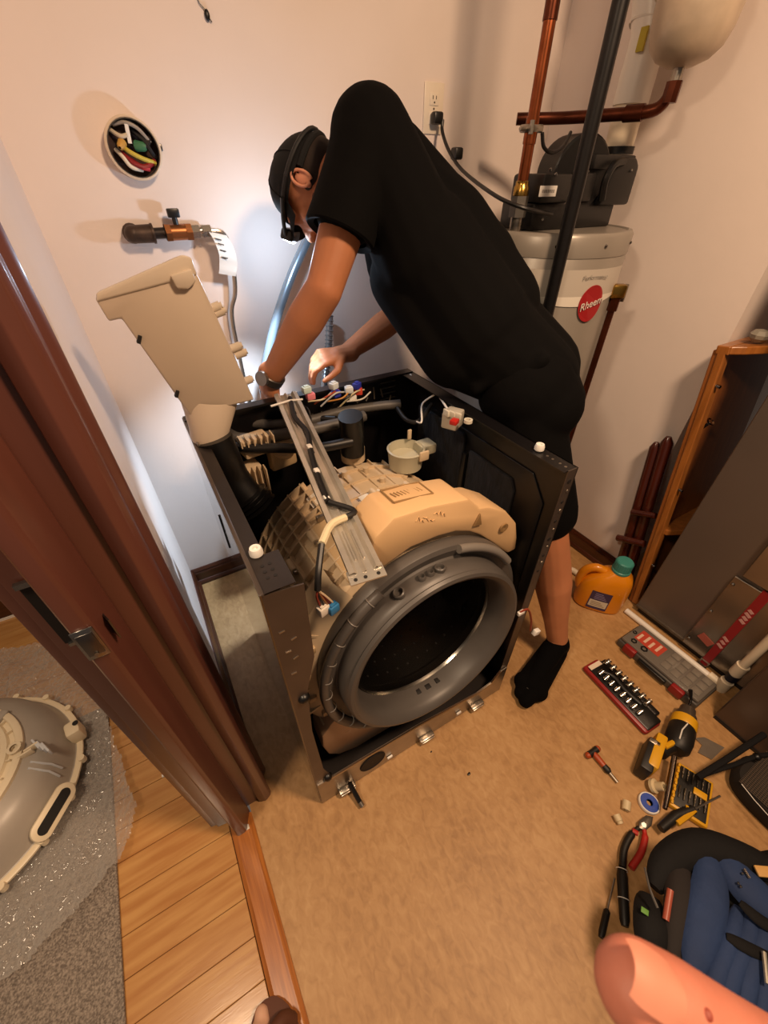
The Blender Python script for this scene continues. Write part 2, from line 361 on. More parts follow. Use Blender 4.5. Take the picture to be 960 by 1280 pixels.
# tub : axis tilts 4 degrees up toward the front
TA = V(0, -math.cos(math.radians(4)), math.sin(math.radians(4)))   # outward (front)
G0 = V(.390, .395, .520)                                             # gasket lip centre
TU = V(1, 0, 0); TV = TA.cross(TU)
if TV.z < 0: TV = -TV
def ring(ang, r, s):                                                  # s = distance behind the lip
    a = math.radians(ang); return G0-TA*s+TU*(r*math.cos(a))+TV*(r*math.sin(a))
def lathe_tub(prof, seg=72): return MB().lathe([(r, -s) for r, s in prof], G0, TA, seg, u=TU)
tub = lathe_tub([(.255, .085), (.268, .092), (.295, .098), (.298, .11), (.298, .26), (.304, .265), (.304, .285), (.298, .29), (.292, .47), (.262, .50), (.12, .52), (.001, .525)]).build('tub', m_tub, wm)
def rib(mb, a0, a1, s0, s1, r0, h, n=None):
    n = n or max(1, int(abs(a1-a0)/5)); vs = []; fs = []
    for i in range(n+1):
        a = a0+(a1-a0)*i/n
        for s in (s0, s1):
            for r in (r0, r0+h): vs.append(ring(a, r, s))
    for i in range(n):
        b = i*4; c = b+4
        fs += [(b+1, c+1, c+3, b+3), (b, b+1, c+1, c), (b+2, c+2, c+3, b+3)]
    fs += [(0, 2, 3, 1), (n*4, n*4+1, n*4+3, n*4+2)]
    return mb.add(vs, fs)
rb = MB()
for s in (.125, .165, .205, .305, .345, .385, .425, .465): rib(rb, 114, 238, s-.002, s+.002, .292, .021)
for a in range(116, 240, 8): 
    n0 = .100; rib(rb, a-.35, a+.35, n0, .475, .290, .021, 1)
for s in (.15, .20, .25, .31, .37, .43): rib(rb, 62, 112, s-.0016, s+.0016, .292, .010)
for a in (66, 76, 86, 96, 106): rib(rb, a-.3, a+.3, .215, .475, .290, .010, 1)
for s in (.16, .24, .32, .40): rib(rb, -50, 58, s-.002, s+.002, .292, .008)
rb.build('rib_grid', m_tub, tub)
# smooth cover plate on the upper left of the tub
pl = MB()
pv = []; 
for i in range(9):
    a = 104+i*2.6
    for s in (.10, .33): pv.append(ring(a, .3095, s)); pv.append(ring(a, .298, s))
pf = []
for i in range(8):
    b = i*4; c = b+4
    pf += [(b, c, c+2, b+2), (b, b+1, c+1, c), (b+2, c+2, c+3, b+3)]
pf += [(0, 2, 3, 1), (32, 33, 35, 34)]
pl.add(pv, pf).build('tub_cover_plate', mat('tan_plastic', '#c0a47c', .4, var=.04), tub)
# tub seam lugs, bolts and the label
for a in (58, 74, 92, 110, 126, 142, 158, 174, 190, 206, 222):
    q = ring(a, .309, .275); d = (ring(a, .35, .275)-ring(a, .3, .275)).normalized()
    lg = MB().cyl(q-TA*.02, q+TA*.02, .010, seg=10).build('lug', m_tub, tub)
    MB().cyl(q+TA*.02, q+TA*.027, .006, seg=6).build('bolt', m_galv, lg)
ll = MB(); 
for a0, a1, s0, s1, nm, mm in ((88, 99, .235, .300, 'data_label', mat('paper_label', '#ded8cc', .6)), (64, 88, .225, .262, 'foil_label', mat('silver_film', '#cfc9bf', .35, .2)), (104, 118, .36, .41, 'bar_label', mat('paper_label', '#ded8cc', .6))):
    q = MB(); vs = []; 
    for i in range(6):
        a = a0+(a1-a0)*i/5
        for s in (s0, s1): vs.append(ring(a, .3055, s))
    q.add(vs, [(i*2, i*2+2, i*2+3, i*2+1) for i in range(5)]).build(nm, mm, tub)
pm2 = MB()
for i in range(5):
    for j in range(4):
        if random.random() < .65:
            a = 90.2+i*.75; s = .242+j*.0045; pm2.add([ring(a, .3059, s), ring(a+.6, .3059, s), ring(a+.6, .3059, s+.0038), ring(a, .3059, s+.0038)], [(0, 1, 2, 3)])
pm2.build('label_print', m_black, tub, smooth=False)
# tub front flange (lower left, seen beside the gasket)
fl = MB(); vs = []; N = 30
for i in range(N+1):
    a = 128+i*(238-128)/N
    for r, s in ((.262, .080), (.318, .092), (.336, .104), (.338, .150), (.290, .160)): vs.append(ring(a, r, s))
fs = []
for i in range(N):
    for k in range(4): fs.append((i*5+k, i*5+k+1, i*5+6+k, i*5+5+k))
fl.add(vs, fs).build('front_collar', m_tub, tub)
for i, a in enumerate((150, 166, 182, 198, 212, 226)):
    q = MB(); rib(q, a-.5, a+.5, .088, .15, .30, .044, 1); q.build('collar_rib', m_tub, tub)
    q = MB(); q.box(ring(a+7, .306, .092), (.022, .02, .022), rot=Matrix.Rotation(math.radians(4), 3, 'X'), bev=.004).build('collar_pocket', mat('tan_plastic', '#c0a47c', .4), tub)
# counterweights: outline read from the photograph on the plane they stand in
cwy = .492
front = [(478, 711), (463, 690), (470, 672), (493, 648), (540, 633), (587, 624), (600, 636), (612, 634), (634, 640), (646, 654), (647, 672), (645, 687), (635, 692), (618, 680), (600, 669), (587, 665), (570, 665), (548, 671), (514, 685)]
pts = [hit(px, py, 1, cwy) for px, py in front]
cw = MB().prism(pts, (0, .105, -.008), bev=.007).build('upper_counterweight', m_cw, wm)
h0 = hit(629, 659, 1, cwy-.001)
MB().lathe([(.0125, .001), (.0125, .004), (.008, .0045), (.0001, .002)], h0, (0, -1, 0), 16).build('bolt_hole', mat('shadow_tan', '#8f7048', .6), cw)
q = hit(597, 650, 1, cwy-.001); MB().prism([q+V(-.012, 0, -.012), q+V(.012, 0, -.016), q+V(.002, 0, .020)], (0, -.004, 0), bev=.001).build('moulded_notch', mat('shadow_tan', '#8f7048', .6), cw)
# raised nameplate on top of the weight
P_, Q_ = hit(493, 648, 1, cwy), hit(587, 624, 1, cwy); ex_v = V(0, .105, -.008)
a_, b_, c_, d_ = [P_.lerp(Q_, t_)+ex_v*s_v+V(0, 0, .0045) for t_, s_v in ((.14, .92), (.14, .42), (.66, .42), (.66, .92))]
nz = V(0, 0, .0)
npb = MB()
for u0, u1 in ((a_, b_), (b_, c_), (c_, d_), (d_, a_)): npb.tube([u0, u1], .0022, 6)
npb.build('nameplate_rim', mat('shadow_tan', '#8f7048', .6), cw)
nl = MB()
for i in range(9):
    t = .12+.085*i; q0 = a_.lerp(d_, t).lerp(b_.lerp(c_, t), .35); q1 = a_.lerp(d_, t+.05).lerp(b_.lerp(c_, t+.05), .65); nl.tube([q0, q1], .0014, 5)
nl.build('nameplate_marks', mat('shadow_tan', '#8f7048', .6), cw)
em = MB()
for i in range(8):
    q0 = hit(520+4.5*i, 652-1.3*i+3*math.sin(i*2.1), 1, cwy-.0005); em.tube([q0, q0+V(.006, 0, .010*math.cos(i)), q0+V(.010, 0, -.004)], .0009, 5)
em.build('embossed_mark', m_cw, cw)
# lower counterweight
lo = []
for a in range(205, 341, 9): lo.append((a, .262))
pl2 = [ring(a, r, .085) for a, r in lo]
outer = [(.700, .33), (.705, .22), (.655, .13), (.55, .095), (.30, .085), (.18, .088), (.125, .115), (.095, .165), (.083, .24), (.086, .31), (.112, .355)]
pl2 = pl2+[V(x, .462+.0*(z), z) for x, z in outer]
pl2 = [V(p.x, .455-(p.z-.3)*.07, p.z) for p in pl2]
lcw = MB().prism(pl2, (0, .07, 0), bev=.006).build('lower_counterweight', mat('tan_counterweight_low', '#c09d7c', .5, var=.06), wm)
for px, py in ((433, 911),):
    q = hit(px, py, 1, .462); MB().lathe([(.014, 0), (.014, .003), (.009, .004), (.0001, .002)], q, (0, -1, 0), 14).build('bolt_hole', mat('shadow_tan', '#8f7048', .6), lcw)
# gasket: fold, sloping face, lip and throat
gk = lathe_tub([(.207, .078), (.210, .052), (.214, .024), (.222, .006), (.232, .0), (.240, .002), (.244, .009), (.240, .014), (.243, .018), (.247, .026), (.2475, .040), (.246, .056), (.250, .060), (.258, .058), (.270, .054), (.280, .058), (.286, .070), (.284, .086), (.276, .094), (.258, .096)], 96).build('door_gasket', m_gasket, wm)
lathe_tub([(.2135, .030), (.2155, .028), (.2165, .031), (.2135, .034)], 64).build('lip_groove', mat('rubber_dark', '#3a3633', .5), gk)
# inlet ports moulded on top of the sloping face
for a, r in ((112, .013), (99, .0085), (94, .0085), (88.5, .012)):
    q = ring(a, .2475, .036); d = (ring(a, .35, .036)-ring(a, .2, .036)).normalized()
    MB().lathe([(r*.62, -.004), (r*.66, .008), (r*.8, .010), (r, .008), (r, -.004)], q, d, 16).build('inlet_port', m_gasket, gk)
# ribbed wire clamp round the left of the fold
cl = curve_pts([ring(a, .276+.006*math.sin((a-120)/60), .048) for a in range(118, 246, 8)], 4)
cb = MB().tube(cl, .0115, 10)
cb.build('spring_clamp', m_gasket, gk)
for a in range(124, 244, 11): 
    q = ring(a, .277, .0475); MB().lathe([(.0118, -.0015), (.0132, 0), (.0118, .0015)], q, ring(a+1, .277, .0475)-q, 12).build('clamp_rib', mat('rubber_light', '#77716b', .45), gk)
tp = curve_pts([ring(a, .2745, .050) for a in range(34, 78, 6)], 4)
MB().tube(tp, .0105, 10).build('clamp_sleeve', mat('rubber_light', '#77716b', .45), gk)
for i, a in enumerate((262, 271, 280)): 
    MB().box(ring(a, .2105, .052), (.016, .014, .004), rot=Matrix.Rotation(math.radians(a-270), 3, 'Y'), bev=.001).build('drain_slot', m_blackhole, gk)
# drum
lathe_tub([(.205, .080), (.207, .073), (.210, .078), (.210, .104), (.225, .118), (.225, .46), (.20, .485), (.001, .49)], 72).build('drum', m_drum, wm)
dr = bpy.data.objects['drum']
for a in (95, 215, 335):
    q = MB()
    vs = []; 
    for i in range(7):
        s = .15+i*.05; h = .055*math.sin(math.pi*(i+.6)/7.2)
        vs += [ring(a-9, .2245, s), ring(a, .2245-h, s), ring(a+9, .2245, s)]
    q.add(vs, [(i*3+k, i*3+k+1, i*3+4+k, i*3+3+k) for i in range(6) for k in (0, 1)]).build('drum_paddle', m_drum, dr)
lathe_tub([(.2050, .076), (.2066, .071), (.2084, .076)], 72).build('drum_rim', mat('bright_steel', '#cfc8bb', .2, 1.0), dr)
hb = MB()
for j in range(5):
    for i in range(16):
        r_ = .05+.03*j; a = i*22.5+j*11; q = ring(a, r_, .487-.0); hb.lathe([(.0001, .004), (.004, .003), (.006, 0)], q, TA, 6)
hb.build('drum_back_embossing', m_drum, dr)
hb = MB()
for j in range(7):
    for i in range(40):
        a = i*9+(j % 2)*4.5; q = ring(a, .2243, .15+j*.045); hb.cyl(q, ring(a, .2235, .15+j*.045), .0035, seg=6)
hb.build('drum_holes', m_blackhole, dr)['kind'] = 'stuff'
# brace bar laid over the tub, front end loose
A0, A1 = hit(357, 495, 2, .945), hit(457, 716, 2, .868)
bd = (A1-A0).normalized(); bs = bd.cross(V(0, 0, 1)).normalized(); bu = bs.cross(bd)
def bpt(t, s, u): return A0+(A1-A0)*t+bs*s+bu*u
sec = [(-.030, .0), (-.030, .010), (-.020, .012), (-.014, .004), (-.004, .004), (.0, .010), (.006, .004), (.014, .004), (.020, .012), (.030, .010), (.030, 0)]
q = MB().prism([bpt(0, s, u) for s, u in sec]+[bpt(0, s, u-.002) for s, u in reversed(sec[1:-1])], A1-A0)
br = q.build('cross_brace', mat('bright_galvanised', '#cbc4b8', .30, .65, var=.10, vscale=20), wm, smooth=False)
MB().prism([bpt(.985, -.033, .002), bpt(.985, .033, .002), bpt(1.03, .033, .0), bpt(1.03, -.033, .0)], bu*.003).build('brace_end_plate', mat('bright_galvanised', '#cbc4b8', .30, .65), br, smooth=False)
for s in (-.02, .004, .022): MB().cyl(bpt(1.017, s, .002), bpt(1.017, s, .0045), .0035, seg=8).build('hole', m_blackhole, br)
for s in (-.008, .008): MB().tube([bpt(.84, s, .0065), bpt(.955, s, .0065)], .002, 6).build('pressed_rib', mat('bright_galvanised', '#cbc4b8', .30, .65), br)
for i in range(7): MB().box(bpt(.10+.055*i, -.004, .0055), (.010, .004, .002), rot=bd.to_track_quat('X', 'Z')).build('slot', m_blackhole, br)
wp = curve_pts([bpt(.05, -.006, .010), bpt(.20, .004, .012), bpt(.32, -.008, .012), bpt(.45, .004, .013), bpt(.60, .012, .014), bpt(.72, .014, .016)], 6)
MB().tube(wp, .0065, 8).build('brace_wire', m_wireb, br)
for t, s in ((.42, .003), (.56, .010), (.70, .014)): MB().box(bpt(t, s, .016), (.012, .016, .010), bev=.003).build('cable_clip', m_white, br)
# sleeve and loose plug in front
e0 = bpt(.72, .014, .016)
w1 = curve_pts([e0, hit(443, 640, 2, .895), hit(415, 655, 2, .90), hit(402, 680, 2, .90)], 6)
hn = MB().tube(w1[:10], .0065, 8).build('wire_harness', m_wireb, wm)
MB().tube(w1[9:], .0075, 8).build('cream_sleeve', mat('cream_sleeve', '#d9cba8', .6), hn)
w2 = curve_pts([hit(402, 680, 2, .90), hit(398, 715, 1, .47), hit(397, 738, 1, .455)], 6)
MB().tube(w2, .006, 8).build('dark_sheath', m_wireb, hn)
for i, c in enumerate(('#7a2b1e', '#201614', '#8a5a33', '#5a1812', '#c8b090')):
    MB().tube(curve_pts([hit(397, 738, 1, .455), hit(396+3*i, 746, 1, .452), hit(400+5*i, 757, 1, .45)], 4), .0022, 6).build('wire', mat('wire_'+c, c, .5), hn)
def plug(pos, col, name='plug', parent=None, sz=(.022, .016, .020), rz=0.3):
    b = MB().box(pos, sz, rot=Matrix.Rotation(rz, 3, 'Z'), bev=.003)
    o = b.build(name, mat('plug_'+col, col, .4), parent or hn)
    MB().box(Vector(pos)+V(0, 0, sz[2]*.5), (sz[0]*.6, sz[1]*.55, .006), rot=Matrix.Rotation(rz, 3, 'Z'), bev=.001).build('latch', mat('plug_'+col, col, .4), o)
    return o
plug(hit(404, 762, 1, .45), '#e6ddd0'); plug(hit(416, 760, 1, .448), '#2f78ad')
# wire bundles at the rear
for pts_, r, mm in (([(270, 530), (300, 548), (360, 542), (430, 528), (455, 520)], .016, m_wireg), ([(285, 520), (320, 530), (380, 527), (425, 515), (470, 508), (500, 505)], .014, m_wireg),
                    ([(262, 545), (300, 560), (345, 560), (395, 560), (440, 552)], .013, m_wireb), ([(345, 512), (360, 516), (385, 522), (420, 524)], .010, m_wireb)):
    MB().tube(curve_pts([hit(px, py, 2, .865) for px, py in pts_], 6), r, 10).build('wire_bundle', mm, hn)
for (px, py), c in zip(((383, 487), (388, 495), (417, 482), (420, 492), (436, 487), (446, 482), (448, 489), (440, 497)), ('#cfe3dd', '#e88a95', '#dfe6ea', '#3443b8', '#dfe6ea', '#2f39a5', '#d84a35', '#f1eee6')):
    plug(hit(px, py, 1, 1.035), c, sz=(.024, .020, .018), rz=random.uniform(-.6, .6))
for i, c in enumerate(('#d8c9a0', '#b3491f', '#d0cfc9', '#c78a3a', '#1c1818', '#cdbf94', '#d9d5c8')):
    a = hit(385+8*i, 502+3*(i % 3), 1, 1.03); b = hit(415+8*i, 490-3*(i % 2), 1, 1.04)
    MB().tube(curve_pts([a, (a+b)/2+V(0, -.02, .012*(i % 3)), b], 5), .0024, 6).build('wire', mat('wire_'+c, c, .5), hn)
for i, c in enumerate(('#1c1818', '#d9d5c8', '#6a2a1a', '#1c1818')):
    a = hit(352+6*i, 505, 2, .90); b = hit(375+5*i, 520+4*i, 2, .86)
    MB().tube(curve_pts([a, (a+b)/2+V(.01, -.01, .02), b], 5), .003, 6).build('wire', mat('wire_'+c, c, .5), hn)
MB().tube([bpt(.07, -.036, .008), bpt(.085, 0, .016), bpt(.10, .05, .014)], .0028, 6).build('zip_tie', m_white, hn)
# white thin cable and filter block on the right rear corner
MB().tube(curve_pts([hit(513, 468, 2, .93), hit(520, 478, 2, .92), hit(545, 492, 2, .92), hit(560, 512, 2, .92)], 6), .003, 6).build('white_cable', m_white, hn)
MB().tube(curve_pts([hit(545, 492, 2, .92), hit(528, 505, 2, .88), hit(527, 527, 2, .86), hit(520, 527, 2, .85)], 6), .0028, 6).build('white_cable', m_white, hn)
MB().tube(curve_pts([hit(495, 508, 2, .86), hit(508, 525, 2, .85), hit(524, 526, 2, .85), hit(540, 505, 2, .88)], 6), .007, 8).build('black_cable', m_wireb, hn)
fb = MB().box(hit(566, 523, 2, .915), (.050, .045, .045), rot=Matrix.Rotation(.5, 3, 'Z'), bev=.006).build('terminal_block', mat('clear_grey_plastic', '#b6ae9f', .25), wm)
MB().box(hit(568, 527, 2, .935), (.022, .018, .012), rot=Matrix.Rotation(.5, 3, 'Z'), bev=.002).build('red_terminal', mat('red_plastic', '#b3241c', .4), fb)
for i in range(3):
    q = hit(558+7*i, 516+2*i, 2, .94); MB().box(q, (.006, .020, .016), rot=Matrix.Rotation(.2*i, 3, 'Z'), bev=.001).build('spade_terminal', mat('pale_plastic', '#cfc9b8', .4), fb)
MB().lathe([(.006, 0), (.006, .008), (.011, .008), (.011, 0)], hit(585, 528, 2, .93), (0, 0, 1), 12).build('ring_terminal', mat('pale_plastic', '#cfc9b8', .4), fb)
# dispenser hose, ribbed at the tub
hp = curve_pts([hit(268, 548, 2, .935), hit(278, 570, 2, .89), hit(290, 595, 2, .83), hit(305, 615, 2, .785), hit(317, 628, 2, .755)], 6)
ds = MB().tube(hp, .040, 18).build('drain_bellows', m_black, wm)
for i in range(4):
    q = hp[-1]+(hp[-1]-hp[-3]).normalized()*(.012*i-.018); d = hp[-1]-hp[-3]
    MB().lathe([(.040, -.005), (.054, 0), (.040, .005)], q, d, 20).build('bellows_ring', m_black, ds)
# fill valve block, round hose and clips at the rear of the tub
vb = MB().box(hit(310, 592, 2, .80)+V(0, .02, -.03), (.075, .05, .09), rot=Matrix.Rotation(.15, 3, 'Z'), bev=.006).build('fill_valve', m_tub, wm)
for i in range(6): MB().box(hit(296+7*i, 595-1.5*i, 2, .805)+V(0, -.006, -.03), (.003, .03, .085)).build('fin', m_tub, vb)
vb2 = MB().box(hit(318, 555, 2, .86), (.075, .05, .05), rot=Matrix.Rotation(.15, 3, 'Z'), bev=.006).build('fill_valve', m_tub, wm)
for i in range(6): MB().box(hit(300+8*i, 553-1.5*i, 2, .885), (.003, .035, .02)).build('fin', m_tub, vb2)
mp_ = MB().box(hit(352, 568, 2, .80), (.080, .03, .075), rot=Matrix.Rotation(.2, 3, 'Z'), bev=.008).build('pump_bracket', mat('tan_plastic', '#c0a47c', .4), wm)
MB().lathe([(.010, 0), (.026, 0), (.028, .006), (.024, .012), (.008, .012)], hit(355, 565, 2, .835), (0, -.4, 1), 18).build('pump_cap', mat('tan_plastic', '#c0a47c', .4), mp_)
hz = MB().tube(curve_pts([hit(438, 520, 2, .93), hit(440, 540, 2, .88), hit(441, 566, 2, .815)], 6), .032, 16).build('vent_hose', m_black, wm)
q = hit(441, 566, 2, .80); MB().lathe([(.034, -.02), (.034, .02), (.028, .024)], q, (0, 0, 1), 18).build('hose_spigot', m_tub, hz)
cupc = hit(507, 570, 2, .80)
cp = MB().lathe([(.0001, -.03), (.046, -.03), (.050, .018), (.053, .024), (.048, .026), (.044, .0), (.0001, -.012)], cupc, (0, 0, 1), 28).box(cupc+V(.065, 0, .010), (.05, .045, .030), bev=.005).build('top_port', mat('pale_grey_plastic', '#b8b39c', .4), wm)
MB().box(cupc+V(.025, -.052, .02), (.03, .008, .028), bev=.003).build('port_lug', m_tub, cp)
MB().box(cupc+V(.03, .03, .045), (.012, .006, .03), bev=.002).build('port_fin', m_tub, cp)
for px, py in ((457, 585), (430, 590), (478, 598)):
    q = hit(px, py, 2, .80); MB().cyl(q-V(0, 0, .02), q+V(0, 0, .002), .0075, seg=10).build('boss', m_tub, tub)
q = ring(118, .316, .30); MB().box(q, (.022, .012, .016), bev=.003).build('metal_clip', m_galv, tub)
# loose plug hanging by the right front edge
lh = MB().tube(curve_pts([hit(650, 765, 1, .40), hit(660, 762, 1, .395), hit(664, 775, 1, .392), hit(663, 788, 1, .39)], 5), .003, 6).build('loose_lead', mat('red_brown_wire', '#8b3a24', .5), wm)
MB().box(hit(651, 766, 1, .40), (.022, .010, .012), bev=.002).build('lead_clip', m_white, lh)
MB().box(hit(670, 790, 1, .388), (.022, .014, .018), rot=Matrix.Rotation(.3, 3, 'Y'), bev=.002).build('lead_plug', m_white, lh)
# ------------------------------------------------------------------ detergent dispenser box, lifted out and perched on the left rear corner
DB = lambda px, py, y: hit(px, py, 1, y)
dp = thing('dispenser_box', 'cream plastic detergent dispenser box lifted out over the washer rear corner', 'dispenser', (.08, .94, .90))
yd = .93
face = [(120, 376), (146, 398), (158, 412), (226, 505), (245, 525), (252, 543), (276, 545), (298, 528), (318, 500), (248, 345), (240, 330), (126, 376)]
def dpt(px, py, dy=0): 
    t = (py-330)/200.0
    return hit(px, py, 1, yd-.03*(1-t)+dy)
ctr = V(0, .075, -.012)
MB().prism([dpt(*p) for p in ((118, 372), (136, 402), (152, 398), (238, 520), (318, 500), (249, 347), (232, 322))], ctr, bev=.004).build('box_body', mat('dispenser_cream', '#cbbaa6', .36, var=.03), dp)
MB().prism([dpt(*p, -.004) for p in ((120, 366), (120, 378), (247, 344), (240, 322), (228, 318))], ctr+V(0, .008, 0), bev=.004).build('lid', mat('cream_lid', '#d3c5b2', .28), dp)
MB().prism([dpt(*p, -.012) for p in ((213, 345), (240, 336), (246, 352), (236, 362), (222, 362))], (0, .02, 0), bev=.004).build('drawer_latch', mat('cream_lid', '#d3c5b2', .28), dp)
# funnel: wide mouth under the box narrowing into the round spout
m0 = [dpt(*p, -.010) for p in ((216, 500), (264, 486), (306, 505))]; s0 = hit(262, 546, 2, .93)
fn = MB()
c1 = dpt(266, 505)+V(0, .03, 0); prof = []
vs = []
for k, (cc, rx, ry) in enumerate(((c1, .060, .034), (c1.lerp(s0, .35), .052, .040), (c1.lerp(s0, .75), .043, .042), (s0, .041, .041), (s0+V(.003, -.002, -.014), .041, .041))):
    for i in range(24):
        a = 2*math.pi*i/24; vs.append(Vector(cc)+V(rx*math.cos(a), ry*math.sin(a), -.25*rx*math.cos(a)))
fn.add(vs, [(k*24+i, k*24+(i+1) % 24, (k+1)*24+(i+1) % 24, (k+1)*24+i) for k in range(4) for i in range(24)])
fn.build('spout', mat('dispenser_cream', '#cbbaa6', .36, var=.03), dp)
for px, py in ((276, 390), (281, 396), (302, 440), (308, 448), (316, 482)):
    q = dpt(px, py)+V(-.016, .03, 0); MB().cyl(q, q+V(.022, -.004, .006), .009, seg=12).cyl(q+V(.018, -.003, .005), q+V(.026, -.004, .007), .006, seg=10).build('inlet_nozzle', mat('cream_lid', '#d3c5b2', .28), dp)
for px, py in ((174, 424), (221, 492)):
    q = dpt(px, py, -.002); MB().box(q, (.006, .012, .014), rot=Matrix.Rotation(.5, 3, 'Y')).build('clip_slot', m_blackhole, dp)
# ================================================================== water heater corner
m_tank = mat('grey_enamel', '#8d857b', .32, .15, var=.03, vscale=4)
m_copper = mat('aged_copper', '#8a4a2b', .32, .9, var=.22, vscale=18)
m_coppd = mat('dark_copper', '#5c2e1d', .34, .85, var=.25, vscale=22)
m_brass = mat('brass', '#a8843f', .25, .95)
m_pvc = mat('cream_pvc', '#e4d6bd', .35, var=.03)
m_pvcw = mat('white_pvc', '#e9e3da', .32)
HX, HY, HR, HZ = 1.24, 1.09, .24, 1.285
wh = thing('water_heater', 'tall grey cylindrical water heater in the corner behind the man', 'water heater', (HX, HY, 0))
MB().lathe([(.0001, .03), (HR-.01, .03), (HR-.002, .04), (HR-.002, HZ-.055), (HR-.0035, HZ-.053)], (HX, HY, 0), (0, 0, 1), 64).build('jacket', m_tank, wh)
cpn = MB().lathe([(HR-.003, -.060), (HR, -.058), (HR+.001, -.010), (HR-.006, -.001), (HR-.016, 0), (HR-.020, -.004), (.0001, -.004)], (HX, HY, HZ), (0, 0, 1), 64).build('top_pan', m_tank, wh)
for a in (0, 1, 2):
    t = math.radians(-132+34*a); q = V(HX+HR*math.cos(t), HY+HR*math.sin(t), HZ-.030); MB().ball(q, .006, 1).build('screw', m_chrome, cpn)
for a in range(3): 
    t = 2.1*a; MB().cyl((HX+.19*math.cos(t), HY+.19*math.sin(t), 0), (HX+.19*math.cos(t), HY+.19*math.sin(t), .035), .02, seg=12).build('foot', m_black, wh)
def wrap(name, m, t0, t1, z0, z1, r=HR+.0006, n=20, top=None, parent=wh):
    vs = []
    for i in range(n+1):
        t = math.radians(t0+(t1-t0)*i/n); b = z0+(top(i/n) if top else 0)
        vs += [V(HX+r*math.cos(t), HY+r*math.sin(t), b), V(HX+r*math.cos(t), HY+r*math.sin(t), z1)]
    return MB().add(vs, [(2*i, 2*i+2, 2*i+3, 2*i+1) for i in range(n)]).build(name, m, parent)
band = wrap('brand_band', mat('pale_band', '#b9b0a4', .35), -152, -66, HZ-.155, HZ-.085, top=lambda t: -.022*math.sin(math.pi*t))
wrap('band_border', mat('white_line', '#ddd5c8', .4), -152, -66, HZ-.159, HZ-.154, r=HR+.0009, top=lambda t: -.022*math.sin(math.pi*t), parent=band)
def tank_frame(tdeg, z, r=HR+.002):
    t = math.radians(tdeg); n = V(math.cos(t), math.sin(t), 0); x = V(-math.sin(t), math.cos(t), 0)
    M = Matrix((( x.x, 0, n.x, HX+n.x*r), (x.y, 0, n.y, HY+n.y*r), (0, 1, 0, z), (0, 0, 0, 1))); return M
# maker's roundel and lettering
LT = -97
M = tank_frame(LT, HZ-.175, HR+.004)
ov = MB(); vs = [M @ V(.043*math.cos(2*math.pi*i/40), .050*math.sin(2*math.pi*i/40), -.0022-.55*(.043*math.cos(2*math.pi*i/40))**2/HR) for i in range(40)]
ov.prism(vs, M.to_3x3() @ V(0, 0, .0022)).build('roundel', mat('maker_red', '#9c1f22', .4), wh, smooth=False)
text_mesh('Rheem', .030, tank_frame(LT, HZ-.175, HR+.0044) @ Matrix.Rotation(.25, 4, 'Z'), mat('maker_white', '#d8cfc4', .5), 'roundel_lettering', wh, shear=.25)
text_mesh('Performance', .017, tank_frame(LT-2, HZ-.105, HR+.0016), mat('maker_grey', '#9a948c', .5), 'band_lettering', wh, ext=.0003)
# instruction labels
lb = wrap('instruction_label', mat('label_white', '#d9d2c6', .6), -98, -70, .60, .83)
for i in range(10):
    wrap('label_line', mat('label_ink', '#4a443e', .7), -96, -74-(i*7 % 9), .80-.012*i, .805-.012*i, r=HR+.0011, n=8, parent=lb)
wrap('instruction_label', mat('label_white', '#d9d2c6', .6), -100, -64, .30, .58)
# blower on top
by = 1.03
def B(px, py, y=by): return hit(px, py, 1, y)
bl = MB(); a, b = B(656, 279), B(770, 250)
blw = MB().bb((a.x+.024, by, HZ-.004), (b.x, by+.13, HZ+.062), bev=.006).build('blower', m_black, wh)
a, b = B(668, 254), B(712, 217); MB().bb((a.x, by-.02, HZ+.062), (b.x, by+.10, b.z), bev=.008).build('control_box', mat('satin_black', '#171514', .45), blw)
lbq = B(685, 239, by-.0215); LM = Matrix(((1, 0, 0, lbq.x), (0, 0, -1, lbq.y), (0, 1, 0, lbq.z), (0, 0, 0, 1)))
MB().box(lbq, (.066, .002, .024), bev=.0009).build('white_badge', mat('badge_white', '#d9d5cf', .4), blw)
for i in range(7): MB().box(lbq+V(-.021+.007*i, -.0014, 0), (.0045, .0006, .007)).build('badge_mark', mat('badge_ink', '#8c8680', .5), blw)
vc = B(716, 212, by+.06); MB().lathe([(.0001, -.05), (.086, -.05), (.092, -.044), (.092, .044), (.086, .05), (.0001, .05)], vc+V(0, 0, -.012), (.25, 1, 0), 40).build('volute', m_black, blw)
a, b = B(712, 256), B(742, 216); MB().bb((a.x, by-.015, HZ+.062), (b.x, by+.12, b.z), bev=.006).build('motor_housing', mat('satin_black', '#171514', .45), blw)
a, b = B(742, 257), B(793, 205)
MB().prism([V(a.x, by-.02, a.z), V(b.x, by-.02, a.z), V(b.x, by-.02, b.z-.006), V(b.x-.02, by-.02, b.z+.014), V(a.x+.05, by-.02, b.z+.014), V(a.x+.02, by-.02, b.z-.02)], (0, .15, 0), bev=.008).build('outlet_scroll', m_black, blw)
a, b = B(738, 212), B(793, 194); MB().bb((a.x, by-.01, a.z), (b.x, by+.15, b.z), bev=.006).build('outlet_cover', mat('satin_black', '#171514', .45), blw)
MB().tube(curve_pts([B(752, 250, by-.024), B(757, 225, by-.03), B(768, 206, by-.03), B(780, 202, by-.024)], 5), .010, 8).build('scroll_rib', m_black, blw)
for px, py in ((678, 274), (707, 253), (688, 212), (735, 215), (789, 213), (695, 218)): MB().ball(B(px, py, by-.022), .0045, 1).build('screw', m_chrome, blw)
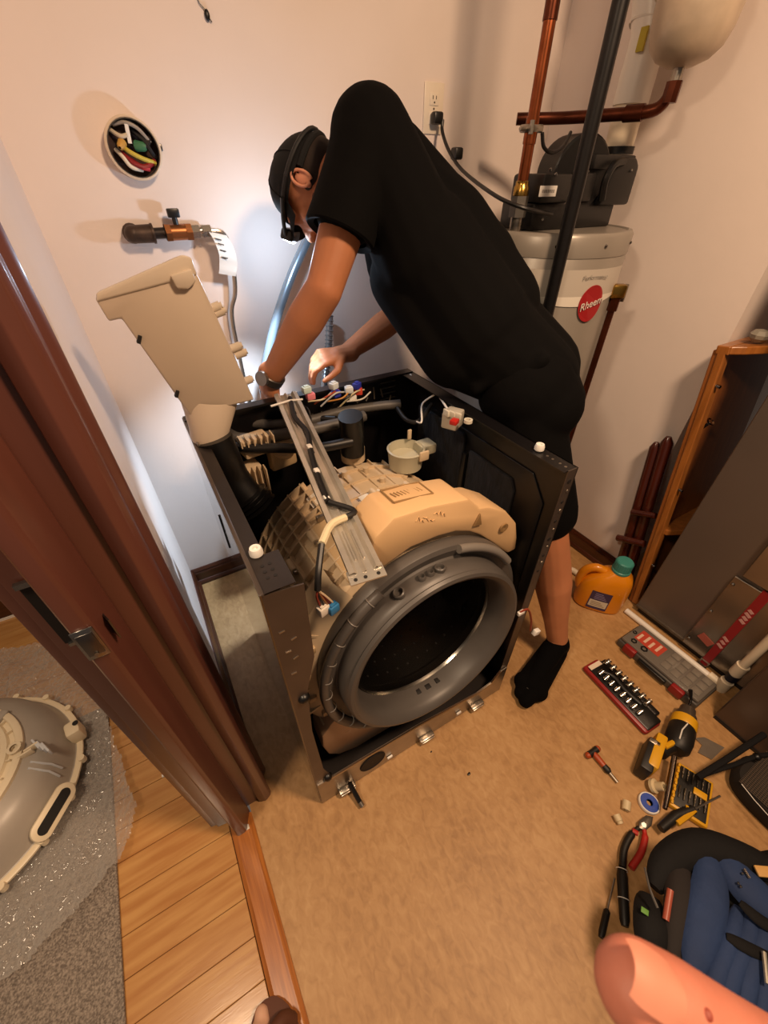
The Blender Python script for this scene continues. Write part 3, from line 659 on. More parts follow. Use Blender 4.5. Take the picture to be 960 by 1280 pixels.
# ------------------------------------------------------------------ vent pipe
vq = B(771, 192, by+.06); vz = max(B(793, 205).z+.016, B(793, 194).z+.002)+.007
vp = thing('vent_pipe', 'cream plastic vent pipe rising from the black blower', 'pipe', (vq.x, vq.y, vz))
e1 = B(783, 118, by+.06)
MB().cyl((vq.x, vq.y, vz), (vq.x, vq.y, e1.z+.0), .041, seg=24).build('pipe_lower', m_pvc, vp)
MB().cyl((vq.x, vq.y, e1.z-.02), (vq.x, vq.y, e1.z+.055), .048, seg=24).build('coupling', m_pvcw, vp)
MB().tube([(vq.x, vq.y, e1.z+.05), (vq.x+.0, vq.y, e1.z+.12), (vq.x-.01, vq.y+.02, e1.z+.20), (vq.x-.03, vq.y+.05, e1.z+.30), (vq.x-.04, vq.y+.06, e1.z+.75)], [.047, .0465, .046, .045, .044], 24).build('pipe_upper', m_pvcw, vp)
for i in range(2): MB().lathe([(.047, -.004), (.050, 0), (.047, .004)], (vq.x-.004, vq.y+.01, e1.z+.135+.03*i), (.25, 0, 1), 24).build('elbow_seam', m_pvcw, vp)
MB().box((vq.x-.050, vq.y-.02, e1.z+.10), (.006, .02, .045)).build('yellow_tag', mat('yellow_tag', '#b5a12a', .6), vp)
MB().cyl((vq.x, vq.y, vz-.006), (vq.x, vq.y, vz+.012), .046, seg=24).build('rubber_boot', m_black, vp)
# ------------------------------------------------------------------ copper water pipe with ground clamp
cyy = 1.05; cx_ = .998*cyy
cu = thing('copper_water_pipe', 'upright copper water pipe with ground clamp behind the man', 'pipe', (cx_, cyy, HZ-.003))
MB().cyl((cx_, cyy, HZ+.10), (cx_, cyy, 2.3), .0145, seg=18).build('riser', m_copper, cu)
MB().cyl((cx_, cyy, 1.47), (cx_, cyy, 1.52), .0165, seg=18).build('coupling', m_copper, cu)
MB().cyl((cx_, cyy, 1.68), (cx_, cyy, 1.74), .0165, seg=18).build('coupling', m_coppd, cu)
MB().lathe([(.016, 0), (.021, .004), (.021, .022), (.018, .026), (.018, .034), (.0155, .036)], (cx_, cyy, HZ+.075), (0, 0, 1), 18).build('brass_adapter', m_brass, cu)
MB().cyl((cx_, cyy, HZ-.003), (cx_, cyy, HZ+.045), .016, seg=16).cyl((cx_, cyy, HZ+.03), (cx_, cyy, HZ+.078), .024, seg=6).build('dielectric_union', m_galv, cu)
gz = hit(666, 161, 1, cyy).z
gc = MB().box((cx_, cyy, gz), (.052, .036, .016), bev=.004).cyl((cx_-.045, cyy-.005, gz-.002), (cx_+.03, cyy-.005, gz-.002), .004, seg=8).cyl((cx_-.02, cyy-.02, gz-.012), (cx_-.02, cyy-.02, gz+.014), .006, seg=6).build('ground_clamp', m_galv, cu)
MB().tube(curve_pts([(cx_+.02, cyy-.02, gz-.008), (cx_+.035, cyy-.02, gz-.035), (cx_+.07, cyy-.02, gz-.045), (cx_+.13, cyy-.0, gz-.03), (cx_+.17, cyy+.02, gz)], 6), .0045, 8).build('ground_wire', m_wireb, gc)
# ------------------------------------------------------------------ black gas pipe
gy = .885; gx = 1.2115*gy
tag(MB().cyl((gx, gy, 0), (gx, gy, 2.35), .0175, seg=20).cyl((gx, gy, 0), (gx, gy, .01), .03, seg=20).build('gas_pipe', mat('black_iron', '#1b1919', .38, .4, var=.2, vscale=30)), 'upright black iron pipe passing in front of the water heater', 'pipe')
# ------------------------------------------------------------------ expansion tank on copper elbow
ex, ey, ez = 1.395, .925, 1.615
et = thing('expansion_tank', 'cream dusty expansion tank hanging up beside the vent pipe', 'tank', (ex, ey, ez))
MB().lathe([(.0001, 0), (.03, .002), (.060, .014), (.080, .034), (.090, .062), (.094, .10), (.0945, .118), (.099, .120), (.099, .126), (.0945, .129), (.0945, .25), (.085, .29), (.05, .315), (.0001, .32)], (ex, ey, ez), (0, 0, 1), 48).build('tank_body', mat('dusty_enamel', '#c0ae98', .38, .2, var=.14, vscale=14), et)
q0 = V(ex, ey, ez); k1 = hit(836, 112, 1, ey+.02); k2 = hit(826, 141, 1, ey+.03); k3 = hit(795, 145, 1, ey+.12); k4 = hit(750, 143, 1, 1.0)
MB().cyl(q0-V(0, 0, .03), q0+V(0, 0, .008), .013, seg=14).build('nipple', m_galv, et)
MB().tube(curve_pts([q0-V(0, 0, .028), V(ex, ey, k1.z-.01), V(ex, ey, k2.z+.035), V(ex-.006, ey+.018, k2.z+.008), V(ex-.020, ey+.05, k2.z), V(ex-.04, ey+.11, k2.z), V(ex-.10, ey+.25, k2.z), V(ex-.20, ey+.34, k2.z)], 6), .0145, 14).build('copper_elbow', m_coppd, et)
MB().cyl((ex, ey, k1.z-.028), (ex, ey, k1.z+.012), .019, seg=8).build('adapter', m_coppd, et)
MB().cyl((ex-.020, ey+.05, k2.z), (ex-.035, ey+.095, k2.z), .0185, seg=14).build('coupling', m_coppd, et)
# ------------------------------------------------------------------ relief valve and discharge pipe
ty = .858; tx = 1.5575*ty; tz = hit(772, 364, 1, ty).z
tp = thing('relief_discharge_pipe', 'thin copper discharge pipe dropping from a brass valve on the heater side', 'pipe', (tx, ty, .10))
MB().cyl((tx, ty, .10), (tx, ty, tz-.03), .0105, seg=14).build('drop_pipe', m_coppd, tp)
MB().cyl((tx, ty, tz-.055), (tx, ty, tz-.02), .0165, seg=8).build('adapter', m_coppd, tp)
dn = (V(HX, HY, 0)-V(tx, ty, 0)).normalized()
MB().box((tx, ty, tz), (.045, .03, .040), rot=Matrix.Rotation(-.5, 3, 'Z'), bev=.008).cyl(V(tx, ty, tz), V(tx, ty, tz)+dn*.04, .014, seg=12).build('brass_valve', m_brass, tp)
MB().box((tx+.026, ty-.008, tz-.006), (.007, .012, .05), bev=.002).build('test_lever', m_galv, tp)
# ------------------------------------------------------------------ outlet and plug
ox, oz = 1.026, 1.568
ol = thing('wall_outlet', 'cream duplex wall outlet above the man\'s back', 'outlet', (ox, WYB, oz-.057))
MB().box((ox, WYB-.003, oz), (.072, .006, .116), bev=.0025).build('cover_plate', mat('ivory_plate', '#e9dcc8', .35), ol)
for dz in (.021, -.021):
    s_ = MB().box((ox, WYB-.0068, oz+dz), (.034, .003, .028), bev=.0012).build('socket', mat('ivory_plate', '#e9dcc8', .35), ol)
    for dx in (-.006, .006): MB().box((ox+dx, WYB-.0086, oz+dz+.004), (.002, .001, .008)).build('slot', m_blackhole, s_)
    MB().cyl((ox, WYB-.0082, oz+dz-.007), (ox, WYB-.009, oz+dz-.007), .0024, seg=8).build('ground_hole', m_blackhole, s_)
MB().cyl((ox, WYB-.006, oz), (ox, WYB-.0075, oz), .003, seg=8).build('screw', m_chrome, ol)
pc = thing('power_cord', 'black heater power cord plugged into the cream outlet', 'cord', (ox, WYB-.03, oz-.03))
pw = V(ox+.002, WYB-.024, oz-.022)
MB().box(pw, (.034, .026, .030), bev=.006).build('plug_head', m_black, pc)
pts_ = [pw+V(.015, -.01, -.004), hit(553, 165, 1, 1.42), hit(562, 190, 1, 1.36), hit(580, 215, 1, 1.28), hit(620, 245, 1, 1.09), hit(655, 260, 1, .995), hit(690, 268, 1, by-.026)]
MB().tube(curve_pts(pts_, 6), .0052, 8).build('cord', m_wireb, pc)
MB().box(hit(571, 192, 1, 1.34), (.03, .03, .03), bev=.006).build('cord_strain_block', m_black, pc)
# ================================================================== left part of the back wall
# open junction box with wires
jx, jz = .140, 1.455
jb = thing('junction_box', 'open round junction box full of wires on the back wall', 'junction box', (jx, WYB, jz-.06))
MB().lathe([(.0001, .0), (.053, .0), (.053, .026), (.056, .028), (.060, .026), (.060, 0), (.053, -.001)], (jx, WYB-.002, jz), (0, -1, 0), 40).build('box_ring', mat('cream_rim', '#d9c8b2', .5), jb)
MB().lathe([(.0001, .001), (.0525, .001)], (jx, WYB-.002, jz), (0, -1, 0), 32).build('box_cavity', mat('rust_brown', '#3a211b', .7, var=.4, vscale=30), jb)
MB().lathe([(.0525, .002), (.0525, .0285), (.0545, .0285)], (jx, WYB-.002, jz), (0, -1, 0), 32).build('metal_sleeve', mat('dull_steel', '#6d6a68', .3, 1.0), jb)
J = lambda x, z, d: V(jx+x, WYB-.004-d, jz+z)
for c, r, pts_ in (('#c9b84a', .005, [(-.030, .010, .008), (-.012, -.006, .024), (.012, -.018, .026), (.040, -.026, .014)]), ('#e3d9c6', .0045, [(-.040, -.002, .008), (-.030, -.016, .022), (-.018, -.034, .024), (.006, -.040, .016)]),
                   ('#8a1c22', .006, [(-.030, -.008, .008), (-.010, -.026, .022), (.012, -.034, .024), (.040, -.022, .012)]), ('#b3343a', .005, [(-.012, -.020, .008), (.004, -.034, .024), (.022, -.038, .022)]),
                   ('#1d1a1a', .005, [(.006, .034, .006), (.026, .016, .024), (.034, -.002, .026), (.044, -.016, .012)]), ('#d8cbb4', .0045, [(-.040, .034, .006), (-.022, .022, .020), (-.006, .024, .024)]),
                   ('#9d948a', .004, [(-.03, .042, .01), (-.005, .046, .022), (.02, .036, .024), (.04, .012, .018)]), ('#2c2523', .005, [(.0, .01, .008), (.018, .004, .026), (.034, .010, .022), (.042, .024, .010)])):
    MB().tube(curve_pts([J(*p_) for p_ in pts_], 6), r, 8).build('wire', mat('wire_'+c, c, .5), jb)
MB().lathe([(.004, 0), (.011, .004), (.009, .024), (.004, .03)], J(.004, .006, .012), (.8, -.6, -.1), 12).build('wire_nut', mat('green_nut', '#3f7a57', .5), jb)
MB().lathe([(.004, 0), (.010, .004), (.008, .02), (.003, .026)], J(-.02, .012, .012), (-.4, -.7, -.4), 12).build('wire_nut', mat('yellow_nut', '#c79a4a', .5), jb)
MB().box(J(-.004, .026, .022), (.008, .008, .034), rot=Matrix.Rotation(.1, 3, 'Y')).build('tape_flag', m_white, jb)
MB().box(J(.060, .004, .004), (.012, .014, .014), bev=.002).build('mounting_ear', mat('dull_steel', '#6d6a68', .3, 1.0), jb)
# valve with paper tag
vx, vz_ = .078, 1.287
va = thing('shutoff_valve', 'brown pipe stub with brass shutoff valve on the back wall', 'valve', (vx, WYB, vz_-.02))
vy = WYB-.035
m_iron = mat('rusty_iron', '#4a3a30', .5, .5, var=.3, vscale=40)
MB().lathe([(.020, 0), (.023, .004), (.023, .012), (.018, .018), (.016, .030)], (vx, WYB, vz_), (0, -1, 0), 16).ball((vx, vy, vz_), .021, 2).cyl((vx, vy, vz_), (vx+.045, vy, vz_), .020, .021, seg=14).cyl((vx+.045, vy, vz_), (vx+.05, vy, vz_), .023, seg=14).build('iron_elbow', m_iron, va)
MB().cyl((vx+.048, vy, vz_), (vx+.085, vy, vz_), .0125, seg=12).build('nipple', mat('dark_iron', '#2c2420', .5, .5), va)
MB().cyl((vx+.078, vy, vz_), (vx+.145, vy, vz_), .0185, seg=12).cyl((vx+.078, vy, vz_), (vx+.092, vy, vz_), .021, seg=6).cyl((vx+.130, vy, vz_), (vx+.145, vy, vz_), .021, seg=6).build('valve_body', mat('bronze', '#a0673f', .35, .85), va)
MB().cyl((vx+.11, vy, vz_+.015), (vx+.11, vy, vz_+.034), .007, seg=10).box((vx+.11, vy, vz_+.042), (.030, .016, .020), bev=.003).build('valve_handle', m_black, va)
MB().cyl((vx+.145, vy, vz_), (vx+.165, vy, vz_), .017, seg=6).cyl((vx+.165, vy, vz_), (vx+.175, vy, vz_), .012, seg=12).cyl((vx+.172, vy, vz_), (vx+.195, vy, vz_), .016, seg=6).build('flare_nut', mat('nickel', '#b9afa2', .25, .95), va)
hs = curve_pts([(vx+.19, vy, vz_), (vx+.225, vy, vz_-.006), (vx+.238, vy, vz_-.04), (vx+.236, vy, vz_-.10), (vx+.226, vy, vz_-.16), (vx+.205, vy+.01, vz_-.22), (vx+.20, vy+.01, vz_-.36), (vx+.20, vy+.005, vz_-.8)], 6)
MB().tube(hs, .0068, 8).build('flex_connector', mat('nickel', '#b9afa2', .25, .95), va)
tg = curve_pts([(vx+.212, vy-.012, vz_-.004), (vx+.222, vy-.022, vz_-.03), (vx+.224, vy-.024, vz_-.07), (vx+.214, vy-.016, vz_-.105)], 5)
tm = MB(); vs = []
for i, p_ in enumerate(tg): vs += [p_+V(-.026, -.004*math.sin(i), .004), p_+V(.022, .004, -.008)]
tm.add(vs, [(2*i, 2*i+2, 2*i+3, 2*i+1) for i in range(len(tg)-1)])
tgo = tm.build('paper_tag', mat('paper_tag', '#dcd6cc', .7), va)
for i in range(4): 
    q = tg[3+2*i]+V(-.012, -.004, 0); MB().box(q, (.016, .0008, .003), rot=Matrix.Rotation(.3, 3, 'Y')).build('tag_print', mat('label_ink', '#4a443e', .7), tgo)
# two steel hoses behind the washer
for lab, ps, r, c in (('pale braided hose hanging behind the washer beside the arm', [(384, 300, 1.40), (364, 345, 1.39), (345, 400, 1.37), (333, 450, 1.33), (328, 480, 1.28)], .014, '#8fa0ae'),
                      ('short ribbed hose behind the washer above the hand', [(412, 395, 1.42), (411, 430, 1.40), (409, 450, 1.38), (405, 480, 1.33)], .012, '#9aa3aa')):
    pp = curve_pts([hit(a, b, 1, y_) for a, b, y_ in ps], 6); low = pp[-1]
    pp = [p_ for p_ in pp]+[V(low.x, low.y, low.z*(1-i/4)+.01) for i in range(1, 5)]
    h_ = MB().tube(pp, r, 12)
    if r < .013:
        for i in range(0, len(pp)-5): h_.lathe([(r, -.003), (r+.003, 0), (r, .003)], pp[i], pp[i+1]-pp[i], 12)
    tag(h_.build('supply_hose', mat('hose_'+c, c, .25, .7)), lab, 'hose')
# insect on the wall
bq = hit(259, 19, 1, WYB-.004)
ib = thing('insect', 'tiny dark winged insect resting on the upper wall', 'insect', bq)
MB().ball(bq, (.006, .004, .010), 2).build('insect_body', m_black, ib)
MB().tube([bq+V(0, 0, .006), bq+V(-.012, 0, .016), bq+V(-.018, .002, .03)], .0012, 5).build('leg', m_black, ib)
MB().tube([bq, bq+V(.008, 0, -.010)], .0012, 5).build('leg', m_black, ib)
# ================================================================== furnace and what leans beside it
m_furn = mat('furnace_grey', '#6c6057', .34, .35, var=.05, vscale=3)
m_furg = mat('galvanised_sheet', '#8d8277', .26, .85, var=.12, vscale=9)
FX, FY = 1.442, .395
fu = thing('furnace', 'grey sheet-metal furnace cabinet standing beside the wooden shelf', 'furnace', (1.75, -.1, 0))
MB().bb((FX, -.70, .035), (2.05, FY, 1.70), bev=.003, seg=1).build('cabinet', m_furn, fu, smooth=False)
MB().bb((FX+.01, -.69, 0), (2.04, FY-.01, .036)).build('base', m_blackm, fu, smooth=False)
MB().bb((FX-.004, .20, .03), (FX, FY, .042)).build('bottom_lip', m_galv, fu, smooth=False)
dpn = MB().bb((FX-.012, -.36, .036), (FX, .200, .405), bev=.002, seg=1).build('lower_door', m_furg, fu, smooth=False)
for z in (.075, .235, .375): MB().ball((FX-.013, .190, z), .006, 1).build('screw', m_chrome, dpn)
MB().box((FX-.0135, .150, .115), (.002, .045, .03), rot=Matrix.Rotation(.3, 3, 'X')).build('faded_sticker', mat('faded_red', '#a8584a', .6), dpn)
up = MB().bb((FX-.022, -.36, .425), (FX, .185, .95), bev=.003, seg=1).build('upper_door', m_furg, fu, smooth=False)
for z in (.47, .51, .55, .59): MB().bb((FX-.026, -.30, z), (FX-.021, .13, z+.018), bev=.002, seg=1).build('louver', m_furn, up, smooth=False)
tag(MB().bb((FX-.018, .096, .016), (FX-.0125, .122, .418), bev=.001, seg=1).build('red_strap', mat('red_strap', '#8e1a20', .45)), 'red printed strip held upright against the furnace door', 'strap')
rs = bpy.data.objects['red_strap']
for z, w in ((.135, .02), (.155, .016), (.175, .02), (.275, .018), (.292, .016), (.309, .02), (.326, .016)):
    MB().box((FX-.0186, .109, z), (.001, w, .010), rot=Matrix.Rotation(.5, 3, 'X')).build('strip_print', mat('strap_print', '#c99a94', .6), rs)
for s_ in (-1, 1): MB().box((FX-.019, .109+s_*.013, .024), (.004, .004, .03)).build('buckle', m_galv, rs)
for s_ in (-1, 1): MB().box((FX-.019, .109, .024+s_*.013), (.004, .026, .004)).build('buckle', m_galv, rs)
# second, lower cabinet in front
fb2 = thing('air_return_box', 'low brown-grey sheet-metal box in front of the furnace door', 'duct box', (1.36, -.3, 0))
MB().bb((1.275, -.66, .004), (1.410, -.012, .42), bev=.004, seg=1).build('box_shell', mat('brown_grey_sheet', '#5a4a3f', .4, .35), fb2, smooth=False)
MB().bb((1.270, -.655, .0), (1.28, -.016, .010)).build('bottom_hem', m_blackm, fb2, smooth=False)
# drain pipes
py0, py1 = .405, .045
dpip = thing('drain_pipe', 'white plastic drain pipe along the floor and up the furnace front', 'pipe', (1.400, .22, 0))
MB().cyl((1.400, py0, .0125), (1.400, py1, .0125), .0115, seg=14).build('floor_run', m_pvcw, dpip)
MB().cyl((1.400, py1+.03, .016), (1.400, py1-.01, .016), .0155, seg=14).build('end_coupling', m_pvc, dpip)
sp_ = dpip
MB().cyl((1.398, .028, .0), (1.398, .028, .80), .0135, seg=16).build('riser', m_pvc, sp_)
MB().cyl((1.398, .028, .0), (1.398, .028, .05), .020, seg=16).build('coupling', m_pvc, sp_)
MB().cyl((1.398, .028, .10), (1.398, .028, .15), .019, seg=16).build('coupling', m_pvc, sp_)
MB().lathe([(.0202, -.014), (.0202, .014)], (1.398, .028, .085), (0, 0, 1), 16, a0=2.2, a1=4.6).lathe([(.0150, -.016), (.0150, .016)], (1.398, .028, .078), (0, 0, 1), 16).build('ink_band', mat('ink_navy', '#1b1c2c', .6), sp_)
eb = tag(MB().tube(curve_pts([hit(705, 714, 2, .012), hit(714, 712, 2, .016), hit(723, 718, 2, .014), hit(729, 726, 2, .012)], 5), .013, 12).build('pipe_elbow', m_pvc), 'short cream pipe elbow on the floor beside the orange bottle', 'pipe fitting')
MB().cyl(hit(703, 715, 2, .012), hit(708, 713, 2, .013), .016, seg=12).build('elbow_collar', m_pvc, eb)
# wooden shelf leaning back on the alcove wall
m_pine = mat('orange_pine', '#8f5624', .32, col2='#a96a30', vscale=7, stretch=(9, 9, .9), coat=.3)
m_pined = mat('dark_pine', '#8a5022', .45, col2='#9a5c28', vscale=7, stretch=(9, 9, .9))
sh = thing('wooden_shelf', 'orange-brown wooden shelf unit leaning against the wall behind the furnace', 'shelf', (1.66, .45, 0))
til = math.atan2(.150, 1.04); RT = Matrix.Rotation(-til, 3, 'X'); S0 = V(1.470, .424, 0.0)
def SL(x, y, z): return S0+RT @ V(x, y, z)
def sboard(name, a, b, m, bev=.003, parent=sh):
    a, b = Vector(a), Vector(b); return MB().box(SL(*((a+b)/2)), [abs(t) for t in (b-a)], rot=RT, bev=bev).build(name, m, parent, smooth=False)
sboard('back_board', (.0, -.0, .004), (.42, .014, 1.02), m_pined)
sboard('side_stile', (-.004, -.022, .006), (.030, .0, 1.015), m_pine)
MB().prism([SL(-.004, -.03, 1.012), SL(.42, -.03, 1.012), SL(.42, -.12, 1.012), SL(.10, -.12, 1.012), SL(.02, -.06, 1.012)], RT @ V(0, 0, .022), bev=.003).build('top_board', m_pine, sh, smooth=False)
sboard('top_rear_edge', (-.004, -.03, 1.01), (.42, .006, 1.034), m_pine)
MB().prism([SL(.018, 0, .36), SL(.40, 0, .36), SL(.40, -.07, .36), SL(.08, -.07, .36), SL(.018, -.03, .36)], RT @ V(0, 0, .022), bev=.003).build('shelf_board', m_pine, sh, smooth=False)
sboard('bottom_board', (.0, -.024, .004), (.42, 0, .03), m_pined)
for z in (.92, .56, .22): 
    q = SL(.006, -.024, z); MB().cyl(q, q+V(-.002, -.012, 0), .0055, seg=10).build('shelf_peg', m_chrome, sh)
for z in (.80, .09):
    q = SL(.045, -.012, z); k_ = MB().lathe([(.010, -.003), (.014, 0), (.010, .003)], q+V(.002, -.015, 0), (.8, -.2, .4), 16).build('hook_ring', mat('dark_chrome', '#8a8078', .2, 1.0), sh); MB().cyl(q+V(-.006, 0, -.035), q+V(.0, -.012, -.008), .005, seg=8).build('hook_stem', m_blackm, k_)
gq = SL(.075, -.055, 1.034)+V(0, 0, .006)
gl = thing('glass_knob', 'clear glass knob on a bead chain lying on the shelf top', 'knob', gq)
MB().lathe([(.0001, .0), (.014, 0), (.024, .010), (.026, .020), (.018, .030), (.0001, .034)], gq, (0, 0, 1), 8).build('knob', mat('cloudy_glass', '#8f8a7e', .15, .1), gl, ang=15)
for i in range(16):
    MB().ball(gq+V(.030+.008*i, -.012+.004*math.sin(i*.8), .006), .0035, 1).build('chain_bead', mat('pale_beads', '#d8cbb0', .3, .6), gl)
# dark wooden chair folded against the right wall
ch = thing('folded_wood_chair', 'dark red-brown wooden slatted frame leaning on the right wall', 'chair', (1.50, .62, 0))
m_cherry = mat('dark_cherry', '#43190f', .25, var=.2, vscale=6, stretch=(8, 8, 1), coat=.4)
def slat(px0, py0, px1, py1, x, w=.020):
    a, b = hit(px0, py0, 0, x), hit(px1, py1, 0, x); a = b+(a-b)*((b.z-.022)/(b.z-a.z))
    return MB().tube([a, a.lerp(b, .5), a.lerp(b, .97), b], [w, w, w, w*.45], 12).build('slat', m_cherry, ch)
slat(778, 698, 821, 553, 1.515, .019); slat(790, 702, 836, 546, 1.515, .020)
a, b = hit(772, 672, 0, 1.485), hit(806, 680, 0, 1.485); MB().tube([a, b], .014, 10).build('rail', m_cherry, ch)
a, b = hit(790, 640, 0, 1.485), hit(820, 645, 0, 1.485); MB().tube([a, b], .012, 10).build('rail', m_cherry, ch)
# ================================================================== the man
m_skin = mat('skin', '#b97852', .6, var=.06, vscale=14, sss=.12)
m_shirt = mat('black_cotton', '#070606', .9, bump=.25, bscale=14, spec=.12)
m_short = mat('black_shorts', '#060505', .9, bump=.15, bscale=20, spec=.12)
m_hair = mat('dark_hair', '#2a1c14', .7)
m_cap = mat('black_cap', '#111112', .8, bump=.15, bscale=40, spec=.3)
man = thing('person', 'man in black cap, t-shirt and shorts bending over the washer', 'person', (.93, .55, 0))
PEL = V(.898, .752, .965); fwd = V(-.64, .77, 0).normalized()
lft = V(0, 0, 1).cross(fwd)                                   # the man's left
LH, RH = PEL+lft*.088+V(0, 0, -.03), PEL-lft*.088+V(0, 0, -.03)
LS, RS = hit(456, 188, 1, 1.03), V(.735, 1.27, 1.335)
SHC = (LS+RS)/2
LE, LW = hit(405, 362, 1, .985), hit(337, 474, 1, 1.11)
RE, RWr = V(.800, 1.285, 1.035), V(.568, 1.225, .962)
LK, LA = V(.915, .535, .505), V(.972, .415, .095)
RK, RA = V(.955, .665, .50), V(1.02, .690, .095)
HC = hit(391, 234, 1, 1.20); HK = .90
U = V(-.58, .66, .28).normalized(); F = V(-.12, .02, -1.0); F = (F-U*F.dot(U)).normalized(); Lh = U.cross(F)
HM = Matrix((( Lh.x, F.x, U.x), (Lh.y, F.y, U.y), (Lh.z, F.z, U.z)))      # local x = left, y = face, z = crown
def hd(x, y, z): return HC+HM @ (V(x, y, z)*HK)
b = MB()
# head
b.ball(hd(0, -.010, .022), (.066, .084, .076), 3, HM).ball(hd(0, .030, -.020), (.060, .060, .072), 3, HM)
b.cap(hd(-.025, .055, -.085), hd(.025, .055, -.085), .030).cap(hd(.05, .0, -.055), hd(.022, .062, -.088), .026, .022).cap(hd(-.05, .0, -.055), hd(-.022, .062, -.088), .026, .022)
b.cap(hd(0, .090, .010), hd(0, .112, -.022), .010, .014).ball(hd(.010, .104, -.026), .009, 2).ball(hd(-.010, .104, -.026), .009, 2)   # nose
b.cap(hd(-.020, .088, -.053), hd(.020, .088, -.053), .010).cap(hd(-.018, .086, -.066), hd(.018, .086, -.066), .010).ball(hd(0, .080, -.092), .018, 2)
b.cap(hd(-.045, .082, .022), hd(.045, .082, .022), .014)                                        # brow
for s in (-1, 1): b.ball(hd(s*.032, .082, .000), .012, 2); b.ball(hd(s*.050, .052, -.022), .022, 2)
# neck and torso
NB = SHC+V(-.01, -.01, .03)
b.cap(hd(0, -.035, -.055), NB, .058, .066)
b.cap(LS+V(.02, .01, 0), RS, .060, .060).cap(NB, SHC.lerp(PEL, .35), .085, .10).cap(SHC.lerp(PEL, .35), PEL, .10, .105)
# arms
def arm(S, E, W, k=1.0):
    b.cap(S, S.lerp(E, .45), .062*k, .056*k).cap(S.lerp(E, .45), E, .056*k, .046*k).cap(E, E.lerp(W, .30), .047*k, .050*k).cap(E.lerp(W, .30), W, .050*k, .030*k)
arm(LS, LE, LW, .92); arm(RS, RE, RWr, .90)
# legs
def leg(Hp, K, A):
    b.cap(Hp, K, .080, .058); b.cap(K, K.lerp(A, .35), .058, .060).cap(K.lerp(A, .35), K.lerp(A, .75), .060, .040).cap(K.lerp(A, .75), A, .040, .035)
leg(LH, LK, LA); leg(RH, RK, RA)
# calf muscle sits behind the shin
bk = -V(-.95, -.2, 0).normalized(); b.cap(LK.lerp(LA, .22)+bk*.018, LK.lerp(LA, .55)+bk*.014, .048, .036)
def foot(mb, A, toe, k=1.0, grow=0.0):
    d = (V(toe.x, toe.y, 0)-V(A.x, A.y, 0)).normalized(); s = V(-d.y, d.x, 0)
    hl = V(A.x, A.y, .043)-d*.035; ball_ = V(toe.x, toe.y, .034)-d*.075
    mb.cap(A, hl, .036+grow, .038+grow).cap(hl, ball_, .033+grow, .026+grow).cap(A+d*.02, ball_+V(0, 0, .012), .033+grow, .022+grow)
    mb.cap(ball_+s*.028, ball_-s*.028, .028+grow).cap(hl+s*.008+d*.03, ball_+s*.022, .034+grow, .028+grow).cap(hl-s*.008+d*.03, ball_-s*.022, .034+grow, .028+grow).cap(ball_+s*.018, V(toe.x, toe.y, .027)+s*.010-d*.022, .024+grow, .020+grow).cap(ball_-s*.020, V(toe.x, toe.y, .025)-s*.016-d*.034, .023+grow, .017+grow)
LT_, RT_ = V(.730, .338, 0), V(.775, .645, 0)
foot(b, LA, LT_); foot(b, RA, RT_)
# hands
def finger(base, pts, r):
    prev = base; rr = r
    for q in pts: b.cap(prev, q, rr, rr*.9, 10); prev = q; rr *= .9
def hand(W, palm_dir, back, thumb_side, curls, spread=.019, k=1.0, mb=b):
    d = palm_dir.normalized(); n = (back-d*back.dot(d)).normalized(); t = d.cross(n); t = t if t.dot(thumb_side) > 0 else -t
    kn = []
    for i in range(4):
        off = t*(spread*(1.5-i)); base = W+d*.025+off*.55; k_ = W+d*(.088-.004*abs(i-1))*k+off; mb.cap(base, k_, .0155, .0115, 10); kn.append(k_)
    mb.cap(W-d*.02, W+d*.03, .030, .027, 12)
    for i, (k_, c) in enumerate(zip(kn, curls)):
        L = (.040, .045, .042, .033)[i]; a1, a2, a3 = c
        p1 = k_+(d*math.cos(a1)-n*math.sin(a1))*L; p2 = p1+(d*math.cos(a2)-n*math.sin(a2))*L*.65; p3 = p2+(d*math.cos(a3)-n*math.sin(a3))*L*.5
        prev = k_
        for q, r in ((p1, .0098), (p2, .0090), (p3, .0080)): mb.cap(prev, q, r+.0006, r, 10); prev = q
    tb = W+d*.028+t*.022; t1 = tb+(d*.6+t*.7-n*.35).normalized()*.042; t2 = t1+(d*.85+t*.15-n*.5).normalized()*.030; t3 = t2+(d*.9-n*.5).normalized()*.022
    mb.cap(W+d*.012+t*.010, tb, .018, .016, 10).cap(tb, t1, .0145, .0118, 10).cap(t1, t2, .0115, .0105, 10).cap(t2, t3, .0105, .0085, 10)
# right hand rests on the rear edge, fingers curling down behind it
hand(RWr, V(-.92, -.05, .02), V(-.25, -.35, .9), V(-.3, -.9, -.3), [(.55, 1.35, 1.7), (.75, 1.5, 1.8), (.85, 1.55, 1.9), (.95, 1.6, 1.9)])
# left hand reaches down at the rear left
hand(LW, V(-.06, .16, -.95), V(-.9, -.35, -.1), V(.2, .6, .5), [(.3, .7, 1.0), (.35, .8, 1.1), (.4, .9, 1.2), (.5, 1.0, 1.3)])
body = blob(b, 'body', m_skin, man, .0045, 3)
# ears as thin shells
for s in (1, -1):
    e = MB(); ec = hd(s*.078, -.012, -.004); 
    rim = [ec+HM @ (V(s*(.003+.008*math.sin(t*.5)), -.014*math.cos(t)-.003, .024*math.sin(t))) for t in [math.pi*2*i/18*.86-1.2 for i in range(19)]]
    e.tube(rim, .0038, 8); e.ball(ec, (.004, .013, .021), 2, HM); e.ball(ec+HM @ V(s*.003, .003, -.019), (.0045, .007, .008), 2, HM)
    blob(e, 'ear', mat('ear_skin', '#d08f72', .5, sss=.15), body, .0022, 3)
